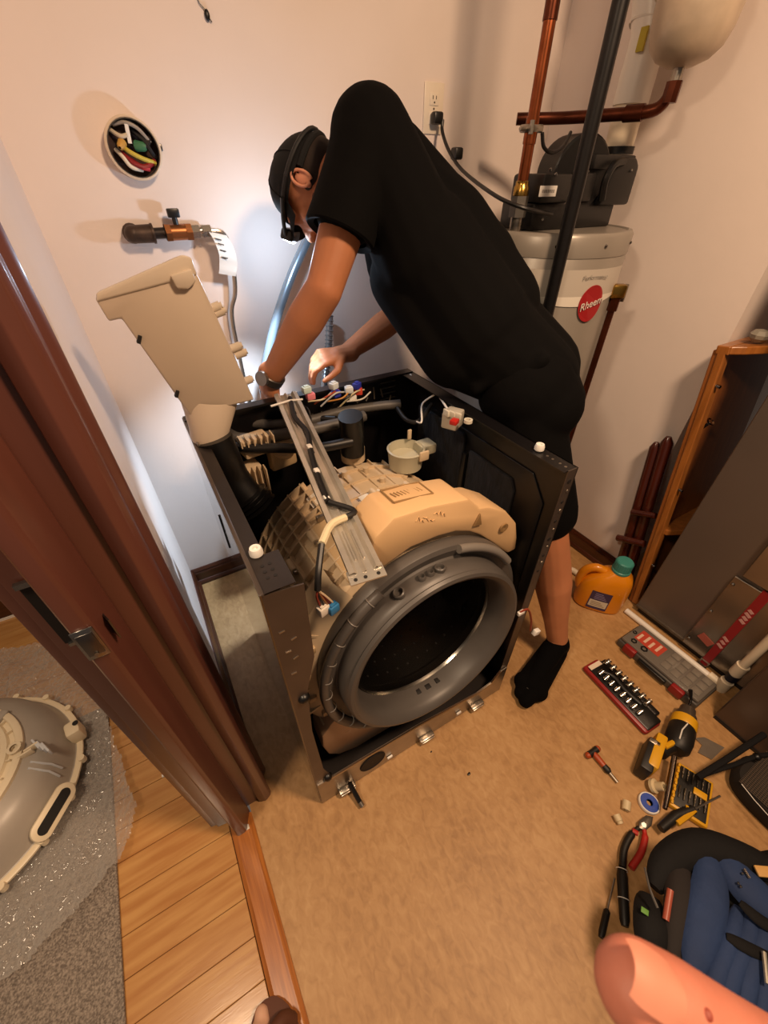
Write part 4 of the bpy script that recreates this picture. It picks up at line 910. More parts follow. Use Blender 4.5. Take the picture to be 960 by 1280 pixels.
# hair below the cap edge, beard shadow
hb_ = MB(); hb_.ball(hd(0, -.030, .002), (.0675, .074, .062), 3, HM); blob(hb_, 'hair', m_hair, man, .005, 2)
bd_ = MB(); 
for s in (-1, 1): bd_.cap(hd(s*.060, .012, -.050), hd(s*.030, .060, -.086), .0175, .0185)
bd_.cap(hd(-.022, .064, -.094), hd(.022, .064, -.094), .024)
blob(bd_, 'beard', mat('beard_stubble', '#6d4636', .8, var=.3, vscale=160), man, .004, 2)
# cap: crown, band, brim
cp_ = MB(); 
cv = []; NR, NS = 12, 36
for i in range(NR+1):
    ph = math.pi/2*i/NR
    for j in range(NS):
        a = 2*math.pi*j/NS; r = math.cos(ph); sq = 1+.05*math.cos(4*a)*.3
        cv.append(hd(.090*r*math.cos(a)*sq, -.008+.104*r*math.sin(a), .018+.016*math.sin(a)*r+.098*math.sin(ph)**.85))
cf = [(i*NS+j, i*NS+(j+1) % NS, (i+1)*NS+(j+1) % NS, (i+1)*NS+j) for i in range(NR) for j in range(NS)]
cp_.add(cv, cf); capo = cp_.build('cap', m_cap, man)
MB().lathe([(.006, 0), (.009, .003), (.005, .007), (.0001, .008)], hd(0, -.008, .115), U, 12).build('cap_button', m_cap, capo)
for j in range(6):
    a = math.pi/6+j*math.pi/3
    MB().tube([hd(.0905*math.cos(math.pi/2*i/8)*math.cos(a), -.008+.1045*math.cos(math.pi/2*i/8)*math.sin(a), .018+.016*math.sin(a)*math.cos(math.pi/2*i/8)+.0985*math.sin(math.pi/2*i/8)**.85) for i in range(1, 9)], .0016, 5).build('cap_seam', m_cap, capo)
bv = []; 
for i in range(8):
    t = i/7
    for j in range(15):
        a = math.radians(28+j*124/14); ex_ = .040*t*math.sin(a)**.6; bv.append(hd(.088*math.cos(a)*(1-.04*t), -.008+.106*math.sin(a)+ex_, .030+.010*math.sin(a)-.014*t-.018*t*abs(math.cos(a))))
bf_ = [(i*15+j, i*15+j+1, (i+1)*15+j+1, (i+1)*15+j) for i in range(7) for j in range(14)]
n0 = len(bv); bv2 = [Vector(v)+U*(-.004) for v in bv]; bf2 = [tuple(reversed([k+n0 for k in f])) for f in bf_]
edge = [j for j in range(15)]+[i*15+14 for i in range(1, 8)]+[7*15+j for j in range(13, -1, -1)]+[i*15 for i in range(6, 0, -1)]
bf3 = [(edge[k], edge[(k+1) % len(edge)], edge[(k+1) % len(edge)]+n0, edge[k]+n0) for k in range(len(edge))]
MB().add(bv+bv2, bf_+bf2+bf3).build('brim', m_cap, capo)
# rear strap with buckle
MB().tube([hd(.086*math.cos(a), -.008+.102*math.sin(a), .006) for a in [math.radians(t) for t in range(200, 345, 12)]], .008, 8).build('rear_strap', m_cap, capo)
# head lamp on an elastic strap
hl = MB().tube([hd(.093*math.cos(a), -.008+.109*math.sin(a), .034+.012*math.sin(a)) for a in [math.radians(t) for t in range(0, 361, 12)]], .005, 8).build('headlamp_strap', mat('elastic_black', '#17171a', .6), man)
lc = hd(.020, .126, .034)
MB().box(lc, (.052, .026, .032), rot=HM, bev=.006).build('lamp_case', m_black, hl)
LQ = lc+HM @ V(0, .014, -.004)
MB().lathe([(.0001, .002), (.010, .002), (.013, -.001)], LQ, F, 18).build('lamp_lens', mat('lamp_lens', '#eaf2ff', .2, emit='#dfeaff', estr=30), hl)
for s in (-1, 1): MB().tube(curve_pts([lc+HM @ V(s*.026, 0, 0), hd(s*.070, .09, .036), hd(s*.092, .04, .036)], 5), .005, 8).build('lamp_bracket', m_black, hl)
ld = bpy.data.lights.new('headlamp_light', 'POINT'); ld.energy = 2.3; ld.color = (.62, .79, 1.0); ld.shadow_soft_size = .012
lo_ = bpy.data.objects.new('headlamp_light', ld); COL.objects.link(lo_); lo_.location = LQ+F*.014+V(-.004, .02, 0); lo_.rotation_euler = (V(-.12, .80, -.22)).to_track_quat('-Z', 'Y').to_euler()
hb2 = bpy.data.lights.new('headlamp_beam', 'SPOT'); hb2.energy = 60; hb2.color = (.66, .82, 1.0); hb2.spot_size = math.radians(72); hb2.spot_blend = .9; hb2.shadow_soft_size = .012
lo2 = bpy.data.objects.new('headlamp_beam', hb2); COL.objects.link(lo2); lo2.location = lo_.location; lo2.rotation_euler = (V(-.02, 1.27, .0)-lo_.location).to_track_quat('-Z', 'Y').to_euler()
# t-shirt
t = MB()
UP = V(.62, -.30, .72).normalized()
c0, c1, c2, c3 = NB, SHC.lerp(PEL, .33), SHC.lerp(PEL, .68), PEL+V(.01, -.01, .02)
t.cap(LS+V(.0, 0, .0), RS, .078, .078)
t.cap(LS+V(.02, .01, .02), c1+lft*.07, .088, .118).cap(RS, c1-lft*.06, .085, .115)
t.cap(SHC+V(.03, 0, .03), c1+UP*.07, .085, .10).cap(c1+UP*.07, c2+UP*.06, .10, .10)
t.cap(c1+lft*.06+UP*.02, c2+lft*.065+UP*.01, .122, .125).cap(c1-lft*.06, c2-lft*.06, .118, .122)
t.cap(c2+lft*.06, c3+lft*.035, .122, .112).cap(c2-lft*.06, c3-lft*.05, .120, .115)
t.cap(c1+lft*.05-UP*.07, c2+lft*.05-UP*.08, .09, .10).cap(c2+lft*.05-UP*.08, c3+lft*.03-UP*.03, .095, .075)   # cloth hanging below the chest
t.cap(RS+V(0, -.01, .03), c1+UP*.05-lft*.05, .090, .112).cap(SHC+V(.05, 0, .045), c1.lerp(c2, .5)+UP*.07, .085, .10)
t.cap(NB, hd(0, -.035, -.085), .075, .066)
sd = (LE-LS).normalized()
t.cap(LS, LS+sd*.115, .076, .074)
t.cap(RS, RS.lerp(RE, .5), .078, .076)
for i in range(7):                                             # soft folds
    q = c1.lerp(c3, .1+.13*i); t.cap(q+lft*.15+UP*(.07-.02*(i % 3)), q+lft*.13-UP*.10+V(.02, 0, 0), .020, .016)
ts = blob(t, 't_shirt', m_shirt, man, .007, 6)
slv = MB().lathe([(.074, .06), (.077, .13), (.080, .168), (.076, .172), (.062, .166)], LS, sd, 28); slv.build('sleeve', m_shirt, ts)
# shorts
s_ = MB(); s_.cap(PEL+lft*.05, PEL-lft*.05, .130, .125).cap(PEL+V(.03, -.04, -.03)+lft*.06, PEL+V(.03, -.02, -.03)-lft*.05, .105)
s_.cap(LH+V(.012, 0, 0), LH.lerp(LK, .72)+V(.006, 0, 0), .096, .094).cap(RH+V(-.02, -.02, 0), RH.lerp(RK, .74), .090, .088)
blob(s_, 'shorts', m_short, man, .008, 6)
for nm, A, T in (('sock', LA, LT_), ('sock', RA, RT_)):
    k = MB(); d_ = (LK-LA).normalized() if A is LA else (RK-RA).normalized()
    foot(k, A, T, grow=.0045); k.cap(A, A+d_*.005, .041, .040); so = blob(k, nm, mat('black_sock', '#060505', .95, bump=.2, bscale=200, spec=.1), man, .005, 3)
    if A is LA:
        dd = (V(T.x, T.y, 0)-V(A.x, A.y, 0)).normalized(); ss = V(-dd.y, dd.x, 0); q = V(T.x, T.y, 0)-dd*.055
        MB().tube(curve_pts([q+ss*.050+V(0, 0, .020), q+ss*.030+dd*.004+V(0, 0, .048), q+dd*.006+V(0, 0, .054), q-ss*.030+V(0, 0, .044), q-ss*.052-dd*.006+V(0, 0, .018)], 5), .0013, 6).build('toe_seam', mat('sock_seam', '#5a544e', .8), so)
# watch on the left wrist
wd_ = (LW-LE).normalized(); wq = LW-wd_*.012
wt = MB().lathe([(.0335, -.012), (.0365, -.010), (.0365, .010), (.0335, .012)], wq, wd_, 28).build('watch_band', mat('watch_grey', '#4a4440', .35, .5), man)
un = V(-.7, -.6, .3); un = (un-wd_*un.dot(wd_)).normalized(); MB().cyl(wq+un*.034, wq+un*.044, .019, seg=20).build('watch_case', m_galv, wt)
# ================================================================== things on the laundry floor
def loft(mb, secs, seg=32, n=2.6, ax=V(1, 0, 0), ay=V(0, 1, 0), caps=True):
    """secs: (centre, half width, half depth) -> superellipse rings"""
    vs = []
    for c, a, b in secs:
        for i in range(seg):
            t = 2*math.pi*i/seg; ct, st = math.cos(t), math.sin(t)
            vs.append(Vector(c)+ax*(a*math.copysign(abs(ct)**(2/n), ct))+ay*(b*math.copysign(abs(st)**(2/n), st)))
    fs = [(k*seg+i, k*seg+(i+1) % seg, (k+1)*seg+(i+1) % seg, (k+1)*seg+i) for k in range(len(secs)-1) for i in range(seg)]
    if caps: fs += [tuple(reversed(range(seg))), tuple(range((len(secs)-1)*seg, len(secs)*seg))]
    return mb.add(vs, fs)
# orange detergent jug
m_jug = mat('orange_jug', '#e08a12', .3, coat=.3)
bc = V(1.334, .500, 0); bw = V(.61, -.79, 0).normalized(); bn = V(-.79, -.61, 0).normalized()
jg = thing('detergent_jug', 'orange plastic detergent jug with teal cap on the floor', 'bottle', bc)
loft(MB(), [(bc+V(0, 0, .0), .080, .044), (bc+V(0, 0, .008), .090, .052), (bc+V(0, 0, .095), .093, .055), (bc+bw*.004+V(0, 0, .135), .088, .054), (bc+bw*.014+V(0, 0, .165), .074, .050), (bc+bw*.024+V(0, 0, .190), .056, .044), (bc+bw*.028+V(0, 0, .207), .034, .032), (bc+bw*.028+V(0, 0, .216), .027, .027)], 40, 2.8, bw, bn).build('jug_body', m_jug, jg)
hq = bc-bw*.050
MB().tube(curve_pts([bc-bw*.020+V(0, 0, .190), bc-bw*.058+V(0, 0, .196), bc-bw*.088+V(0, 0, .170), bc-bw*.096+V(0, 0, .120), bc-bw*.086+V(0, 0, .080)], 6), [.017]*25, 14).build('handle', m_jug, jg)
cq = bc+bw*.028
cpj = MB().lathe([(.026, .212), (.034, .213), (.034, .222), (.031, .224), (.0305, .262), (.027, .266), (.0001, .267)], cq, (0, 0, 1), 30).build('screw_cap', mat('teal_cap', '#3f8a80', .4), jg)
for i in range(24):
    t = 2*math.pi*i/24; MB().box(cq+V(.0308*math.cos(t), .0308*math.sin(t), .243), (.003, .003, .034), rot=Matrix.Rotation(t, 3, 'Z')).build('cap_ridge', mat('teal_cap', '#3f8a80', .4), cpj)
def jlab(u0, u1, z0, z1, name, m, off):
    vs = []; N = 8
    for i in range(N+1):
        u = u0+(u1-u0)*i/N; d = .055*(1-abs(u/.093)**2.8)**(1/2.8)+off
        vs += [bc+bw*u+bn*d+V(0, 0, z0), bc+bw*u+bn*(d-.0006*(z1 > .12))+V(0, 0, z1)]
    return MB().add(vs, [(2*i, 2*i+2, 2*i+3, 2*i+1) for i in range(N)]).build(name, m, jg)
jlab(-.045, .030, .022, .122, 'front_label', mat('jug_purple', '#3b2f52', .4), .0012)
jlab(-.041, .026, .036, .074, 'label_white_block', mat('jug_white', '#d6cbb6', .5), .0020)
for i in range(4): jlab(-.030, .016-.006*i, .082+.009*i, .086+.009*i, 'label_text', mat('jug_lilac', '#8f83a8', .5), .0020)
for i in range(3): jlab(-.034, .018-.008*i, .043+.009*i, .047+.009*i, 'label_text', mat('jug_tan', '#a08d70', .5), .0026)
# clear-lidded tool case
m_cdark = mat('case_charcoal', '#4b4641', .45); m_clid = mat('smoky_lid', '#6d665e', .22, spec=.6); m_tred = mat('tool_red', '#8e1c1c', .4)
tc_ = thing('tool_case', 'grey tool organiser case with red latches lying beside the floor pipe', 'tool case', (1.295, .18, 0))
cb_ = MB().bb((1.232, .030, .0), (1.362, .330, .034), bev=.008).build('case_base', m_cdark, tc_)
lidc = MB().bb((1.238, .036, .034), (1.358, .324, .048), bev=.006).build('clear_lid', m_clid, tc_)
for y0, y1 in ((.255, .300), (.075, .120)): MB().bb((1.220, y0, .008), (1.240, y1, .044), bev=.005).build('red_latch', m_tred, tc_)
MB().bb((1.222, .135, .010), (1.234, .240, .030), bev=.004).build('carry_handle', m_black, tc_)
rl = MB().bb((1.278, .205, .048), (1.338, .300, .0492)).build('red_label', mat('label_red', '#b8432f', .5), lidc, smooth=False)
for i, (x0, x1) in enumerate(((1.283, 1.318), (1.290, 1.330), (1.285, 1.320), (1.292, 1.332))):
    MB().bb((x0, .285-.022*i, .0492), (x1, .294-.022*i, .0497)).build('label_text', mat('label_cream', '#d9b7a0', .6), rl, smooth=False)
for i in range(4):
    for j in range(3): MB().bb((1.256+.034*j, .048+.036*i, .048), (1.284+.034*j, .076+.036*i, .0505), bev=.003).build('moulded_cell', mat('smoky_cell', '#7a7268', .3), lidc)
for x, y, r_ in ((1.262, .290, .011), (1.264, .250, .013), (1.30, .312, .008)): MB().lathe([(r_, 0), (r_, .003), (r_*.6, .003), (r_*.6, 0)], (x, y, .048), (0, 0, 1), 6).build('bit_outline', m_blackm, lidc)
# open socket set
sx, sy = V(1.0, -.06, 0).normalized(), V(.06, 1.0, 0).normalized()
sc0 = V(1.0715, .190, 0); sr = math.atan2(sx.y, sx.x)
RZ = Matrix.Rotation(sr, 3, 'Z')
ss_ = thing('socket_set', 'open red and black socket set on the vinyl floor', 'tool set', sc0)
def SS(u, v, z): return sc0+sx*u+sy*v+V(0, 0, z)
MB().box(SS(-.012, 0, .011), (.078, .262, .022), rot=RZ, bev=.010).build('red_tray', m_tred, ss_)
ins = MB().box(SS(-.006, -.004, .020), (.068, .246, .012), rot=RZ, bev=.006).build('black_insert', m_black, ss_)
MB().box(SS(-.010, .112, .0268), (.055, .016, .002), rot=RZ).build('white_label', mat('label_cream2', '#e0cdb8', .6), ins)
MB().box(SS(.040, .005, .009), (.030, .225, .018), rot=RZ, bev=.006).build('side_rail', m_blackm, ss_)
MB().tube(curve_pts([SS(-.010, .085, .028), SS(.010, .05, .030), SS(.004, 0, .030), SS(.010, -.06, .030)], 5), .008, 10).build('ratchet_bar', mat('satin_black', '#171514', .45), ss_)
msk = mat('socket_chrome', '#b8b0a4', .18, 1.0)
sock0 = None
for i in range(8):
    p_ = SS(-.030, .080-.0225*i, .0325); h = .020
    if sock0 is None:
        sock0 = thing('socket', 'small chrome socket seated in the open red set', 'socket', p_, 'sockets in the open set')
        MB().lathe([(.004, .0), (.004, h*.9), (.0048, h), (.0068, h), (.0070, 0), (.004, 0)], p_, sx*.9+V(0, 0, .35), 12).build('socket_shell', msk, sock0)
        MB().lathe([(.0001, h*.6), (.0041, h*.6)], p_, sx*.9+V(0, 0, .35), 6).build('socket_bore', m_blackhole, sock0)
        base_ = p_
    else: copy_thing(sock0, p_-base_)
big0 = None
for i in range(8):
    p_ = SS(.030, .098-.0235*i, .035); h = .026
    if big0 is None:
        big0 = thing('socket', 'bright chrome socket on the black rail of the open set', 'socket', p_, 'sockets on the black rail')
        MB().lathe([(.005, .0), (.005, h*.9), (.006, h), (.0082, h), (.0085, h*.5), (.0068, h*.4), (.0068, 0), (.004, 0)], p_-sx*.012, sx*.95+V(0, 0, .15), 12).build('socket_shell', msk, big0)
        MB().lathe([(.0001, h*.6), (.0052, h*.6)], p_-sx*.012, sx*.95+V(0, 0, .15), 6).build('socket_bore', m_blackhole, big0)
        base_ = p_
    else: copy_thing(big0, p_-base_)
# cordless drill lying on its side
m_yel = mat('tool_yellow', '#dba21a', .4); m_tblk = mat('tool_black', '#191613', .5)
P0, P1 = hit(858, 893, 2, .042), hit(842, 948, 2, .042); dd = (P1-P0).normalized(); hh = hit(806, 948, 2, .036)-(P0+dd*.10); hh.z = 0; hh.normalize()
dl = thing('cordless_drill', 'yellow and black cordless drill lying between the tool cases', 'drill', (1.06, .02, 0))
MB().lathe([(.0001, -.030), (.012, -.030), (.022, -.022), (.024, 0), (.029, .004), (.030, .022)], P0, dd, 24).build('chuck_collar', mat('chuck_grey', '#5b5046', .4, .5), dl)
MB().lathe([(.030, .020), (.036, .024), (.037, .050), (.034, .056)], P0, dd, 24).build('yellow_band', m_yel, dl)
MB().lathe([(.034, .054), (.037, .060), (.038, .105), (.034, .135), (.024, .146), (.0001, .148)], P0, dd, 24).build('motor_housing', m_tblk, dl)
MB().tube([P0+dd*.06+V(0, 0, .037), P0+dd*.075+V(0, 0, .039)+hh*.02, P0+dd*.11+V(0, 0, .038)+hh*.02], .002, 6).build('white_trim', m_white, dl)
MB().tube([P0-dd*.028, P0-dd*.06+V(0, 0, .004), hit(863, 862, 2, .072)], [.0045, .004, .0065], 10).build('driver_bit', m_blackm, dl)
g0 = P0+dd*.105; g1 = g0+hh*.085
MB().tube([g0, g0+hh*.05, g1], [.026, .021, .024], 14).build('grip', m_tblk, dl)
MB().tube([g0+hh*.03+V(0, 0, .018), g1-hh*.01+V(0, 0, .022)], .008, 8).build('grip_stripe', m_yel, dl)
RB = Matrix.Rotation(math.atan2(dd.y, dd.x), 3, 'Z'); bq_ = g1+hh*.018-V(0, 0, .006)
MB().box(bq_, (.118, .030, .070), rot=RB, bev=.006).build('battery_foot', m_yel, dl)
MB().box(bq_+hh*.028, (.110, .034, .066), rot=RB, bev=.006).build('battery', m_tblk, dl)
MB().box(bq_+hh*.030-dd*.045+V(0, 0, .030), (.016, .030, .010), rot=RB, bev=.002).build('battery_latch', m_galv, dl)
# steel scraper blade
sbp = [hit(px, py) for px, py in ((868, 923), (880, 922), (905, 935), (889, 950), (872, 941), (877, 932))]
tag(MB().prism([p_+V(0, 0, .002) for p_ in sbp], (0, 0, .0018)).build('scraper_blade', m_galv, smooth=False), 'small steel scraper blade on the floor beside the drill', 'blade')
# yellow bit case with rows of bits, lid open
ba, bb_, bc_, bd2 = V(1.018, -.040, 0), V(1.058, -.122, 0), V(.935, -.165, 0), V(.893, -.090, 0)
ux, uy = (bd2-ba).normalized(), (bb_-ba).normalized(); bo = (ba+bb_+bc_+bd2)/4; RBc = Matrix.Rotation(math.atan2(ux.y, ux.x), 3, 'Z')
bt = thing('bit_case', 'open yellow bit case filled with dark driver bits', 'bit case', bo)
def BC(u, v, z): return bo+ux*u+Vector((-ux.y, ux.x, 0))*v+V(0, 0, z)
MB().box(BC(0, 0, .010), (.140, .095, .020), rot=RBc, bev=.006).build('case_shell', m_yel, bt)
bi = MB().box(BC(0, 0, .0205), (.124, .080, .004), rot=RBc, bev=.001).build('black_tray', m_tblk, bt)
for r_ in range(2):
    for i in range(6):
        q = BC(-.040+.060*r_, -.032+.0128*i, .026); MB().cyl(q-ux*.017, q+ux*.004, .0032, seg=6).cyl(q+ux*.004, q+ux*.018, .0018, seg=6).build('driver_bit', mat('bit_steel', '#6d665c', .3, .9), bi)
MB().box(BC(-.008, .016, .026), (.020, .034, .006), rot=RBc, bev=.002).build('yellow_badge', m_yel, bi)
for i in range(7): MB().box(BC(-.06+.02*i, -.043, .022), (.010, .006, .006), rot=RBc, bev=.001).build('yellow_tooth', m_yel, bi)
tag(MB().tube([hit(843, 946, 2, .050), hit(836, 985, 2, .046), hit(831, 1011, 2, .042)], [.0075, .0085, .006], 12).build('extension_bar', mat('dark_chrome', '#8a8078', .2, 1.0)), 'long shiny extension bar leaning across the bit case edge', 'tool')
kn = thing('utility_knife', 'yellow and black folding knife beside the blue tool bag', 'knife', hit(845, 1025))
ka, kb_ = hit(826, 1036, 2, .034), hit(866, 1012, 2, .037)
MB().tube([ka, ka.lerp(kb_, .5)+V(.004, .006, 0), kb_], [.011, .013, .012], 10).build('knife_handle', m_tblk, kn)
MB().tube([ka.lerp(kb_, .35)+V(.004, -.008, .006), ka.lerp(kb_, .7)+V(.006, -.006, .006), kb_+V(-.004, -.004, .004), kb_+V(-.014, .014, .002)], .0075, 8).build('yellow_spine', m_yel, kn)
tag(MB().cyl(hit(869, 1011, 2, .03), hit(900, 995, 2, .035), .0028, seg=8).build('drill_bit', m_galv), 'thin steel drill bit lying across the yellow bit case', 'drill bit')
# orange-handled T driver
ta, tb_ = hit(741, 940, 2, .012), hit(772, 978, 2, .008); td = (tb_-ta).normalized(); tn = V(-td.y, td.x, 0)
td_ = thing('stubby_driver', 'small orange and black T-handle driver alone on the floor', 'screwdriver', ta.lerp(tb_, .5)-V(0, 0, .01))
MB().tube([ta-tn*.018, ta, ta+tn*.018], [.010, .0085, .010], 10).build('t_grip', m_tblk, td_)
for s in (-1, 1): MB().ball(ta+tn*.020*s, .0098, 2).build('grip_end', mat('red_orange', '#a8451d', .4), td_)
MB().tube([ta, ta.lerp(tb_, .18), ta.lerp(tb_, .48)], [.007, .0095, .0085], 10).build('orange_barrel', mat('red_orange', '#b8561f', .35), td_)
MB().tube([ta.lerp(tb_, .46), ta.lerp(tb_, .62), ta.lerp(tb_, .70)], [.0085, .010, .006], 10).build('black_collar', m_tblk, td_)
MB().cyl(ta.lerp(tb_, .68), tb_, .0042, seg=8).build('steel_shank', m_galv, td_)
# thread-seal tape roll
tq = hit(811, 1004, 2, .007)
tr = thing('tape_roll', 'blue and white thread tape roll lying flat on the floor', 'tape', (tq.x, tq.y, 0))
MB().lathe([(.0085, 0), (.0265, 0), (.0280, .002), (.0280, .011), (.0265, .013), (.0240, .013)], (tq.x, tq.y, 0), (0, 0, 1), 32).build('white_tape', m_white, tr)
MB().lathe([(.0080, .0125), (.0090, .0142), (.0235, .0142), (.0245, .0125)], (tq.x, tq.y, 0), (0, 0, 1), 32).build('blue_hub', mat('hub_blue', '#2d4ba8', .4), tr)
# pale fittings
for lab, (px, py), (r0, r1, L), dr_ in (('pale plastic cone fitting standing beside the blue tape roll', (820, 985), (.019, .012, .034), (.25, -.5, .8)), ('short cream cylinder fitting left of the tape roll', (783, 1007), (.011, .011, .024), (.8, .5, .15)), ('smallest cream fitting near the plier handles', (773, 1024), (.008, .010, .022), (.3, .9, .1))):
    q = hit(px, py, 2, .012); d = Vector(dr_).normalized(); st = q-d*(L/2)
    st.z = max(st.z, r0*.7)
    tag(MB().lathe([(r0*.5, 0), (r0, 0), (r0, L*.25), (r1, L*.35), (r1, L), (r1*.5, L), (r0*.5, L*.2)], st, d, 16).build('pipe_fitting', mat('cream_fitting', '#d3bf98', .5)), lab, 'pipe fitting')
# red pliers
pj, pp_ = hit(812, 1024, 2, .014), hit(804, 1036, 2, .014)
pl_ = thing('pliers', 'red and black handled pliers beside the blue tool bag', 'pliers', (pp_.x, pp_.y, 0))
MB().prism([hit(px, py, 2, .010) for px, py in ((797, 1028), (806, 1020), (815, 1022), (813, 1033), (805, 1040), (797, 1036))], (0, 0, .010), bev=.002).build('jaws', mat('plier_steel', '#6b655d', .35, .8), pl_)
MB().cyl(hit(805, 1031, 2, .019), hit(805, 1031, 2, .023), .006, seg=12).build('pivot', m_galv, pl_)
MB().tube(curve_pts([hit(798, 1035, 2, .015), hit(788, 1045, 2, .015), hit(780, 1062, 2, .015), hit(778, 1084, 2, .014)], 5), [.006]*4+[.009]*12, 10).build('red_handle', m_tblk, pl_)
MB().tube(curve_pts([hit(790, 1038, 2, .018), hit(797, 1042, 2, .018)], 3), .007, 8).build('handle_guard', mat('plier_red', '#b02a22', .4), pl_)
MB().tube(curve_pts([hit(805, 1037, 2, .015), hit(806, 1048, 2, .015), hit(801, 1066, 2, .015), hit(789, 1085, 2, .014)], 5), [.006]*4+[.0085]*12, 10).build('red_handle', mat('plier_red', '#b02a22', .4), pl_)
# black folding tool and thin screwdriver
fa, fb_ = hit(777, 1086, 2, .010), hit(781, 1158, 2, .010)
ft = thing('folding_tool', 'long black folding tool with pale bands next to the bag', 'tool', fa.lerp(fb_, .5)-V(0, 0, .01))
MB().tube([fa, fa.lerp(fb_, .15), fa.lerp(fb_, .9), fb_], [.010, .013, .0115, .008], 10).build('tool_body', m_tblk, ft)
for t_ in (.02, .55): MB().lathe([(.0138, -.001), (.0140, .001)], fa.lerp(fb_, t_), fb_-fa, 14).build('pale_band', m_white, ft)
ta2, tb2 = hit(751, 1172, 2, .008), hit(768, 1098, 2, .008)
sd2 = thing('thin_screwdriver', 'thin screwdriver with black handle lying beside the folding tool', 'screwdriver', ta2.lerp(tb2, .5)-V(0, 0, .008))
MB().tube([ta2, ta2.lerp(tb2, .08), ta2.lerp(tb2, .42), ta2.lerp(tb2, .46)], [.006, .0078, .0078, .004], 10).build('handle', m_tblk, sd2); MB().cyl(ta2.lerp(tb2, .44), tb2, .0022, seg=8).build('shaft', m_galv, sd2)
# crumbs and a loose screw
for i, (px, py, r_, lab) in enumerate(((586, 968, .006, 'dark crumb of debris on bare floor before the washer'), (539, 940, .0035, 'tiny dark speck near the washer front rail'))):
    q = hit(px, py); tag(MB().ball(q+V(0, 0, r_*.5), (r_, r_*.7, r_*.55), 1).ball(q+V(r_*.5, r_*.3, r_*.4), r_*.5, 1).build('debris_crumb', m_blackm), lab, 'debris')
q = hit(205, 970); sw = thing('loose_screw', 'small pale screw lying on the hall planks', 'screw', q)
MB().cyl(q+V(-.004, 0, .004), q+V(.004, 0, .004), .005, seg=10).build('screw_head', m_white, sw); MB().cyl(q+V(.002, 0, .003), q+V(.022, .004, .003), .0022, seg=8).build('screw_shank', m_galv, sw)
# ------------------------------------------------------------------ blue tool bag
m_blue = mat('navy_canvas', '#20365f', .8, bump=.8, bscale=30, var=.12, vscale=12); m_bagb = mat('black_canvas', '#0e0d0e', .8, bump=.3, bscale=60, spec=.3)
tb = thing('tool_bag', 'black and navy blue canvas tool bag full of tools', 'tool bag', (.80, -.42, 0))
ax_, ay_ = V(.92, -.38, 0).normalized(), V(.38, .92, 0).normalized(); c_ = V(.815, -.425, 0)
loft(MB(), [(c_, .21, .17), (c_+V(0, 0, .012), .235, .195), (c_+V(0, 0, .10), .245, .205), (c_+V(0, 0, .165), .235, .20), (c_+V(0, 0, .195), .205, .175), (c_+V(0, 0, .205), .14, .12)], 48, 3.2, ax_, ay_).build('bag_body', m_bagb, tb)
def bagp(px, py, z): return hit(px, py, 2, z)
def ridge(name, pts, r, m, flat=.35, parent=tb, seg=12):
    pts = curve_pts(pts, 5); n = len(pts); vs = []
    for i, p_ in enumerate(pts):
        d = (pts[min(i+1, n-1)]-pts[max(i-1, 0)]).normalized(); s = d.cross(V(0, 0, 1)).normalized(); k = math.sin(math.pi*(i+.6)/(n+.2))**.35
        for j in range(seg):
            a = 2*math.pi*j/seg; vs.append(p_+s*(r*k*math.cos(a))+V(0, 0, r*k*flat*math.sin(a)))
    fs = [(i*seg+j, i*seg+(j+1) % seg, (i+1)*seg+(j+1) % seg, (i+1)*seg+j) for i in range(n-1) for j in range(seg)]+[tuple(reversed(range(seg))), tuple(range((n-1)*seg, n*seg))]
    return MB().add(vs, fs).build(name, m, parent)
ridge('black_collar', [bagp(818, 1110, .20), bagp(835, 1078, .205), bagp(876, 1058, .21), bagp(930, 1072, .21), bagp(990, 1100, .20)], .036, m_bagb, .6)
ridge('blue_panel', [bagp(886, 1068, .215), bagp(888, 1110, .222), bagp(878, 1160, .225), bagp(866, 1215, .222)], .036, m_blue, .5)
ridge('blue_panel', [bagp(900, 1062, .21), bagp(925, 1100, .218), bagp(955, 1130, .218), bagp(990, 1160, .21)], .040, m_blue, .5)
for i, (x0, x1) in enumerate(((905, 890), (925, 910), (945, 932), (965, 955))):
    ridge('blue_pocket', [bagp(x0+18, 1135, .215), bagp(x0+8, 1175, .222), bagp(x1+2, 1230, .222), bagp(x1-4, 1290, .215)], .019, m_blue, .8)
ridge('webbing_strap', [bagp(908, 1170, .236), bagp(935, 1185, .240), bagp(980, 1205, .236)], .011, m_bagb, .3)
ridge('webbing_strap', [bagp(925, 1128, .236), bagp(950, 1150, .240), bagp(985, 1170, .236)], .012, m_bagb, .3)
ridge('black_pocket', [bagp(812, 1120, .19), bagp(815, 1155, .205), bagp(812, 1195, .20)], .036, m_bagb, .6)
ridge('black_pocket', [bagp(850, 1075, .205), bagp(850, 1130, .215), bagp(842, 1195, .21)], .030, mat('brown_black_canvas', '#1c1513', .8), .6)
MB().tube(curve_pts([bagp(806, 1085, .235), bagp(812, 1110, .25), bagp(822, 1135, .25)], 5), .0025, 6).build('grey_cord', m_wireg, tb)
MB().tube([bagp(838, 1112, .235), bagp(832, 1150, .225)], .0065, 10).build('pink_marker', mat('pink_marker', '#a4523f', .4), tb)
MB().box(bagp(806, 1139, .230), (.010, .014, .002), rot=Matrix.Rotation(.5, 3, 'Z'), bev=.0008).build('green_mark', mat('green_mark', '#5c8f36', .6), tb)
for px, py in ((923, 1104), (926, 1108), (928, 1092)): MB().ball(bagp(px, py, .24), .003, 1).build('rivet', m_chrome, tb)
MB().tube([bagp(930, 1086, .24), bagp(937, 1098, .24)], .003, 6).build('metal_snap', m_chrome, tb)
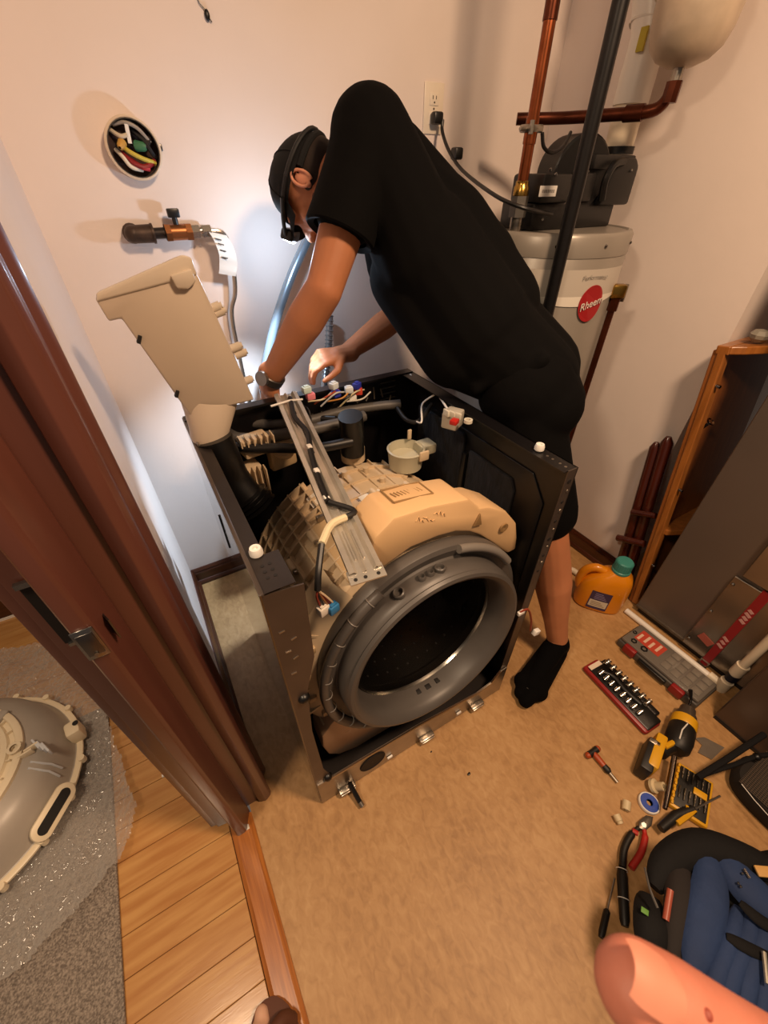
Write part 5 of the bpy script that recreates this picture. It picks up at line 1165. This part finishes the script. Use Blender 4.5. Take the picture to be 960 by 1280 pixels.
MB().box(bagp(960, 1090, .232), (.05, .02, .006), rot=Matrix.Rotation(-.6, 3, 'Z'), bev=.002).build('tan_tag', mat('tan_tag', '#c79a55', .6), tb)
MB().tube([bagp(955, 1190, .25), bagp(959, 1230, .25)], .004, 8).build('zip_pull', mat('pale_metal', '#d8d2c0', .3, .8), tb)
# dark mesh pouch and black strap
mpch = thing('mesh_pouch', 'dark mesh pouch with black frame lying behind the tool bag', 'pouch', (1.15, -.27, 0))
loft(MB(), [(V(1.165, -.29, .0), .080, .155), (V(1.165, -.29, .03), .088, .165), (V(1.165, -.29, .06), .082, .155), (V(1.165, -.29, .068), .05, .11)], 36, 3.5).build('pouch_body', mat('brown_black_fabric', '#1d1713', .85), mpch)
wv = MB()
for i in range(26):
    x = 1.088+.0062*i; wv.tube([V(x, -.43, .069), V(x, -.15, .069)], .0011, 4, caps=False)
for i in range(44):
    y_ = -.43+.0064*i; wv.tube([V(1.088, y_, .0695), V(1.245, y_, .0695)], .0011, 4, caps=False)
wo = wv.build('mesh_weave', mat('mesh_brown', '#54463a', .7), mpch); wo['kind'] = 'stuff'
MB().tube([hit(872, 972, 2, .09), hit(910, 948, 2, .10), hit(940, 928, 2, .11), hit(955, 918, 2, .11)], .0085, 8).build('frame_rod', m_bagb, mpch)
MB().tube([hit(880, 968, 2, .085), hit(920, 955, 2, .085), hit(945, 945, 2, .085), hit(962, 943, 2, .08)], .0065, 8).build('frame_rod', m_bagb, mpch)
MB().ball(hit(946, 946, 2, .087), .011, 2).build('rod_joint', m_black, mpch)
MB().tube([hit(927, 980, 2, .085), hit(943, 1000, 2, .085), hit(970, 1030, 2, .08)], .0011, 5).build('pale_thread', m_white, mpch)
# ================================================================== hall things
m_carp = mat('grey_carpet', '#6c625a', .98, col2='#a89c90', vscale=240, bump=1.0, bscale=300, detail=2)
tag(MB().bb((-1.75, -.75, .0), (-.482, 1.045, .010), bev=.003).build('carpet_runner', m_carp), 'grey speckled carpet lying on the hall planks', 'carpet')
# bubble wrap sheet
m_bub = bpy.data.materials.new('bubble_film'); m_bub.use_nodes = True; nt = m_bub.node_tree; nt.nodes.clear()
o_ = nt.nodes.new('ShaderNodeOutputMaterial'); mx = nt.nodes.new('ShaderNodeMixShader'); tr_ = nt.nodes.new('ShaderNodeBsdfTransparent'); gl_ = nt.nodes.new('ShaderNodeBsdfPrincipled')
gl_.inputs['Base Color'].default_value = s2l('#cfc9c2'); gl_.inputs['Roughness'].default_value = .14; gl_.inputs['Specular IOR Level'].default_value = 1.0; tr_.inputs[0].default_value = (.93, .93, .93, 1)
lw = nt.nodes.new('ShaderNodeLayerWeight'); lw.inputs[0].default_value = .35; mr = nt.nodes.new('ShaderNodeMapRange'); mr.inputs['To Min'].default_value = .24; mr.inputs['To Max'].default_value = .95
nt.links.new(lw.outputs['Facing'], mr.inputs['Value']); nt.links.new(mr.outputs[0], mx.inputs[0]); nt.links.new(tr_.outputs[0], mx.inputs[1]); nt.links.new(gl_.outputs[0], mx.inputs[2]); nt.links.new(mx.outputs[0], o_.inputs[0])
poly = [(-.68, 1.43), (-.56, 1.41), (-.44, 1.36), (-.335, 1.24), (-.40, 1.08), (-.47, .98), (-.44, .80), (-.41, .66), (-.455, .56), (-.55, .50), (-.66, .46), (-.80, .44), (-1.02, .50), (-1.30, .60), (-1.40, 1.0), (-1.2, 1.40), (-.9, 1.48)]
def inside(x, y):
    c = False; n = len(poly)
    for i in range(n):
        (x1, y1), (x2, y2) = poly[i], poly[(i+1) % n]
        if (y1 > y) != (y2 > y) and x < (x2-x1)*(y-y1)/(y2-y1)+x1: c = not c
    return c
step = .0055; nx, ny = int(1.12/step), int(1.10/step); idx = {}; vs = []; fs = []
for i in range(nx):
    for j in range(ny):
        x = -1.42+i*step; y_ = .42+j*step
        if not inside(x, y_): continue
        w = mnoise.noise(V(x*9, y_*9, 0))*.020+mnoise.noise(V(x*26, y_*26, 3))*.012
        hx = .021; r0 = round((y_)/(hx*.866)); cxh = round((x-(r0 % 2)*hx/2)/hx)*hx+(r0 % 2)*hx/2; dx, dy = x-cxh, y_-r0*hx*.866; dd_ = (dx*dx+dy*dy)/(.0092**2)
        dome = .0075*math.sqrt(max(0, 1-dd_))
        flat_ = (x+.835)**2+(y_-.905)**2 < .33**2; w = min(w, .004)-.004 if flat_ else w
        idx[i, j] = len(vs); vs.append((x+mnoise.noise(V(x*20, y_*20, 9))*.006, y_, .034+w+dome))
for (i, j), a in idx.items():
    if (i+1, j) in idx and (i, j+1) in idx and (i+1, j+1) in idx: fs.append((a, idx[i+1, j], idx[i+1, j+1], idx[i, j+1]))
tag(MB().add(vs, fs).build('bubble_wrap', m_bub, ang=80), 'clear crinkled bubble wrap spread under the spare tub half', 'bubble wrap')
# spare tub half on the bubble wrap
m_tubw = mat('ivory_plastic', '#e6d6b8', .38, var=.04); m_tubg = mat('grey_beige_plastic', '#a89f94', .34, var=.06)
TX, TY, TZ = -.835, .905, .0475
st_ = thing('spare_tub_half', 'cream plastic half of a washer tub lying on bubble wrap', 'washer part', (TX, TY, TZ))
MB().lathe([(.285, 0), (.290, .012), (.282, .016), (.276, .03), (.262, .085), (.232, .118), (.205, .128)], (TX, TY, TZ), (0, 0, 1), 64).build('tub_wall', m_tubg, st_)
rg = MB().lathe([(.206, .120), (.206, .138), (.200, .142), (.190, .142), (.186, .136), (.176, .136), (.172, .144), (.160, .146), (.150, .138), (.135, .110), (.10, .09), (.0001, .085)], (TX, TY, TZ), (0, 0, 1), 64).build('rim_ring', m_tubw, st_)
def TP(a, r, z): t = math.radians(a); return V(TX+r*math.cos(t), TY+r*math.sin(t), TZ+z)
for a in range(-150, 60, 14):
    MB().box(TP(a, .181, .141), (.010, .003, .008), rot=Matrix.Rotation(math.radians(a), 3, 'Z')).build('rim_rib', m_tubw, rg)
MB().lathe([(.284, .006), (.292, .004), (.300, .006), (.300, .012), (.290, .016), (.282, .014)], (TX, TY, TZ), (0, 0, 1), 64).build('outer_flange', m_tubw, st_)
for a in range(-160, 70, 19):
    lg_ = MB().cyl(TP(a, .301, .002), TP(a, .301, .022), .009, seg=12).build('bolt_lug', m_tubw, st_); MB().cyl(TP(a, .301, .020), TP(a, .301, .0205), .004, seg=8).build('bolt_hole', m_blackhole, lg_)
q = TP(8, .292, .035); MB().box(q, (.040, .050, .060), rot=Matrix.Rotation(.2, 3, 'Z'), bev=.010).build('mount_ear', m_tubw, st_); MB().cyl(q+V(.012, .008, .03), q+V(.012, .008, .0315), .008, seg=12).build('ear_hole', m_blackhole, st_)
# oblong port
pa, pb = TP(-22, .300, .040), TP(-48, .300, .040); po = MB()
for k, (r0, m_, nm, z) in enumerate(((.026, m_tubw, 'port_frame', 0), (.013, m_blackhole, 'port_opening', .002))):
    ring_ = []; d = (pb-pa).normalized(); s = (d.cross((TP(-35, .5, .2)-TP(-35, .3, .04)).normalized())).normalized(); nn = s.cross(d); nn = nn if nn.z > 0 else -nn
    for i in range(24):
        t = 2*math.pi*i/24; c = pb if math.cos(t) > 0 else pa
        c = (pa.lerp(pb, .8) if math.cos(t) > 0 else pa.lerp(pb, .2)); ring_.append(c+d*(r0*math.cos(t))+s*(r0*math.sin(t))+nn*z)
    MB().prism(ring_, nn*.012 if k == 0 else nn*.011, bev=.002 if k == 0 else 0).build(nm, m_, st_)
for a, r, z in ((-8, .215, .132), (-4, .225, .128)):
    q = TP(a, r, z); MB().box(q, (.034, .006, .022), rot=Matrix.Rotation(math.radians(a+20), 3, 'Z'), bev=.002).build('clip_wall', m_tubw, st_)
q = TP(-3, .235, .122)
for i in range(3): MB().box(q+V(.012*i, -.012*i, .004), (.006, .040, .024), rot=Matrix.Rotation(.5, 3, 'Z'), bev=.002).build('white_bracket', mat('bluish_white', '#cfd2d6', .35), st_)
for k, (a0, a1) in enumerate(((-13, -12), (-17, -16.5))):
    MB().tube([TP(a0, .225, .122), TP(a0-1, .262, .088), TP(a1-2, .272, .05)], .003, 6).build('moulded_rib', mat('bluish_white', '#cfd2d6', .35), st_)
q = TP(40, .183, .139); MB().box(q, (.05, .024, .012), rot=Matrix.Rotation(.9, 3, 'Z'), bev=.004).build('rim_slot', m_tubg, rg)
q = TP(-2, .192, .143); MB().lathe([(.010, 0), (.016, 0), (.017, .008), (.010, .008)], q, (0, 0, 1), 14).build('rim_boss', m_tubw, rg)
# ================================================================== the photographer: thumb and toe
def CP(px, py, dep): return Vector(CAMP+dep*(RW @ np.array([(px-CX)/FPX, (py-CY)/FPX, 1.0])))
th = MB(); hn_ = [CP(794, 1232, .104), CP(838, 1262, .104), CP(905, 1308, .106), CP(1010, 1385, .112), CP(1120, 1470, .125)]
th.cap(hn_[0], hn_[1], .0100, .0112).cap(hn_[1], hn_[2], .0112, .0118).cap(hn_[2], hn_[3], .0118, .0150).cap(hn_[3], hn_[4], .0150, .022)
th.ball(hn_[0].lerp(hn_[1], -.15), .0088, 2)
pq = CP(1180, 1560, .150); pr = Vector(RW[:, 0]); pdn = Vector(RW[:, 1]); pf = Vector(RW[:, 2])
for i in range(4):
    b0 = pq+pf*(.012*i)+pr*.01; th.cap(pq+pr*.02+pdn*.05, b0, .022, .016); k1 = b0-pr*.030-pdn*.012+pf*.010; k2 = k1-pr*.028+pdn*.004; th.cap(b0, k1, .011, .0095).cap(k1, k2, .0095, .0085).cap(k2, k2-pr*.014+pdn*.008, .0085, .0075)
th.cap(hn_[4], pq+pr*.02+pdn*.05, .022, .030).cap(pq+pr*.02+pdn*.05, pq+pr*.06+pdn*.12, .030, .027)
hd_o = blob(th, 'person', mat('thumb_skin', '#b8705a', .6, var=.06, vscale=60, sss=.1), None, .0022, 5)
tag(hd_o, 'pale bare thumb of the person taking the photograph', 'person')
up_ = (-pdn*.80-pf*.55); axis_ = (hn_[1]-hn_[0]).normalized(); up_ = (up_-axis_*up_.dot(axis_)).normalized(); sd_ = axis_.cross(up_)
nv = []
for i in range(9):
    for j in range(9):
        u_, v_ = -1+2*i/8, -1+2*j/8; rr = .0062*math.sqrt(max(0, 1-.35*abs(v_)**3)); nv.append(hn_[0]-axis_*.003+axis_*(v_*.0072)+sd_*(u_*rr)+up_*(.0108-.0024*u_*u_-.0010*max(0, -v_-.4)))
MB().add(nv, [(i*9+j, i*9+j+1, (i+1)*9+j+1, (i+1)*9+j) for i in range(8) for j in range(8)]).build('thumbnail', mat('nail', '#c4816a', .5), hd_o)
ms = hn_[0].lerp(hn_[1], .95)+up_*.0104; MB().ball(ms, (.0013, .0013, .0008), 2).build('dark_mark', mat('skin_mark', '#8a3b2c', .6), hd_o)
fo = MB(); fo.cap((-.255, -.06, .045), (-.245, .06, .035), .040, .036).cap((-.245, .06, .035), (-.240, .115, .028), .036, .026).cap((-.262, .09, .024), (-.262, .132, .020), .018, .014).cap((-.232, .10, .024), (-.226, .145, .021), .018, .0155).cap((-.25, -.06, .05), (-.25, -.10, .30), .038, .050)
fo.ball((-.25, -.09, .04), .04, 2)
fo.v = [(x, y-.018, z) for x, y, z in fo.v]
fto = blob(fo, 'person', mat('foot_skin', '#d8ab90', .5, sss=.1), None, .004, 3); tag(fto, 'tip of a bare foot in brown slipper stepping near the threshold', 'person')
sl = MB(); loft(sl, [(V(-.215, .015, .0095), .056, .125), (V(-.215, .015, .022), .058, .128), (V(-.212, .01, .026), .052, .110)], 32, 2.3); sl.build('slipper_sole', mat('slipper_brown', '#5a3320', .7), fto)
MB().tube(curve_pts([(-.172, .085, .022), (-.184, .095, .046), (-.205, .088, .060), (-.235, .078, .064)], 5), .014, 10).build('slipper_strap', mat('slipper_brown', '#5a3320', .7), fto)
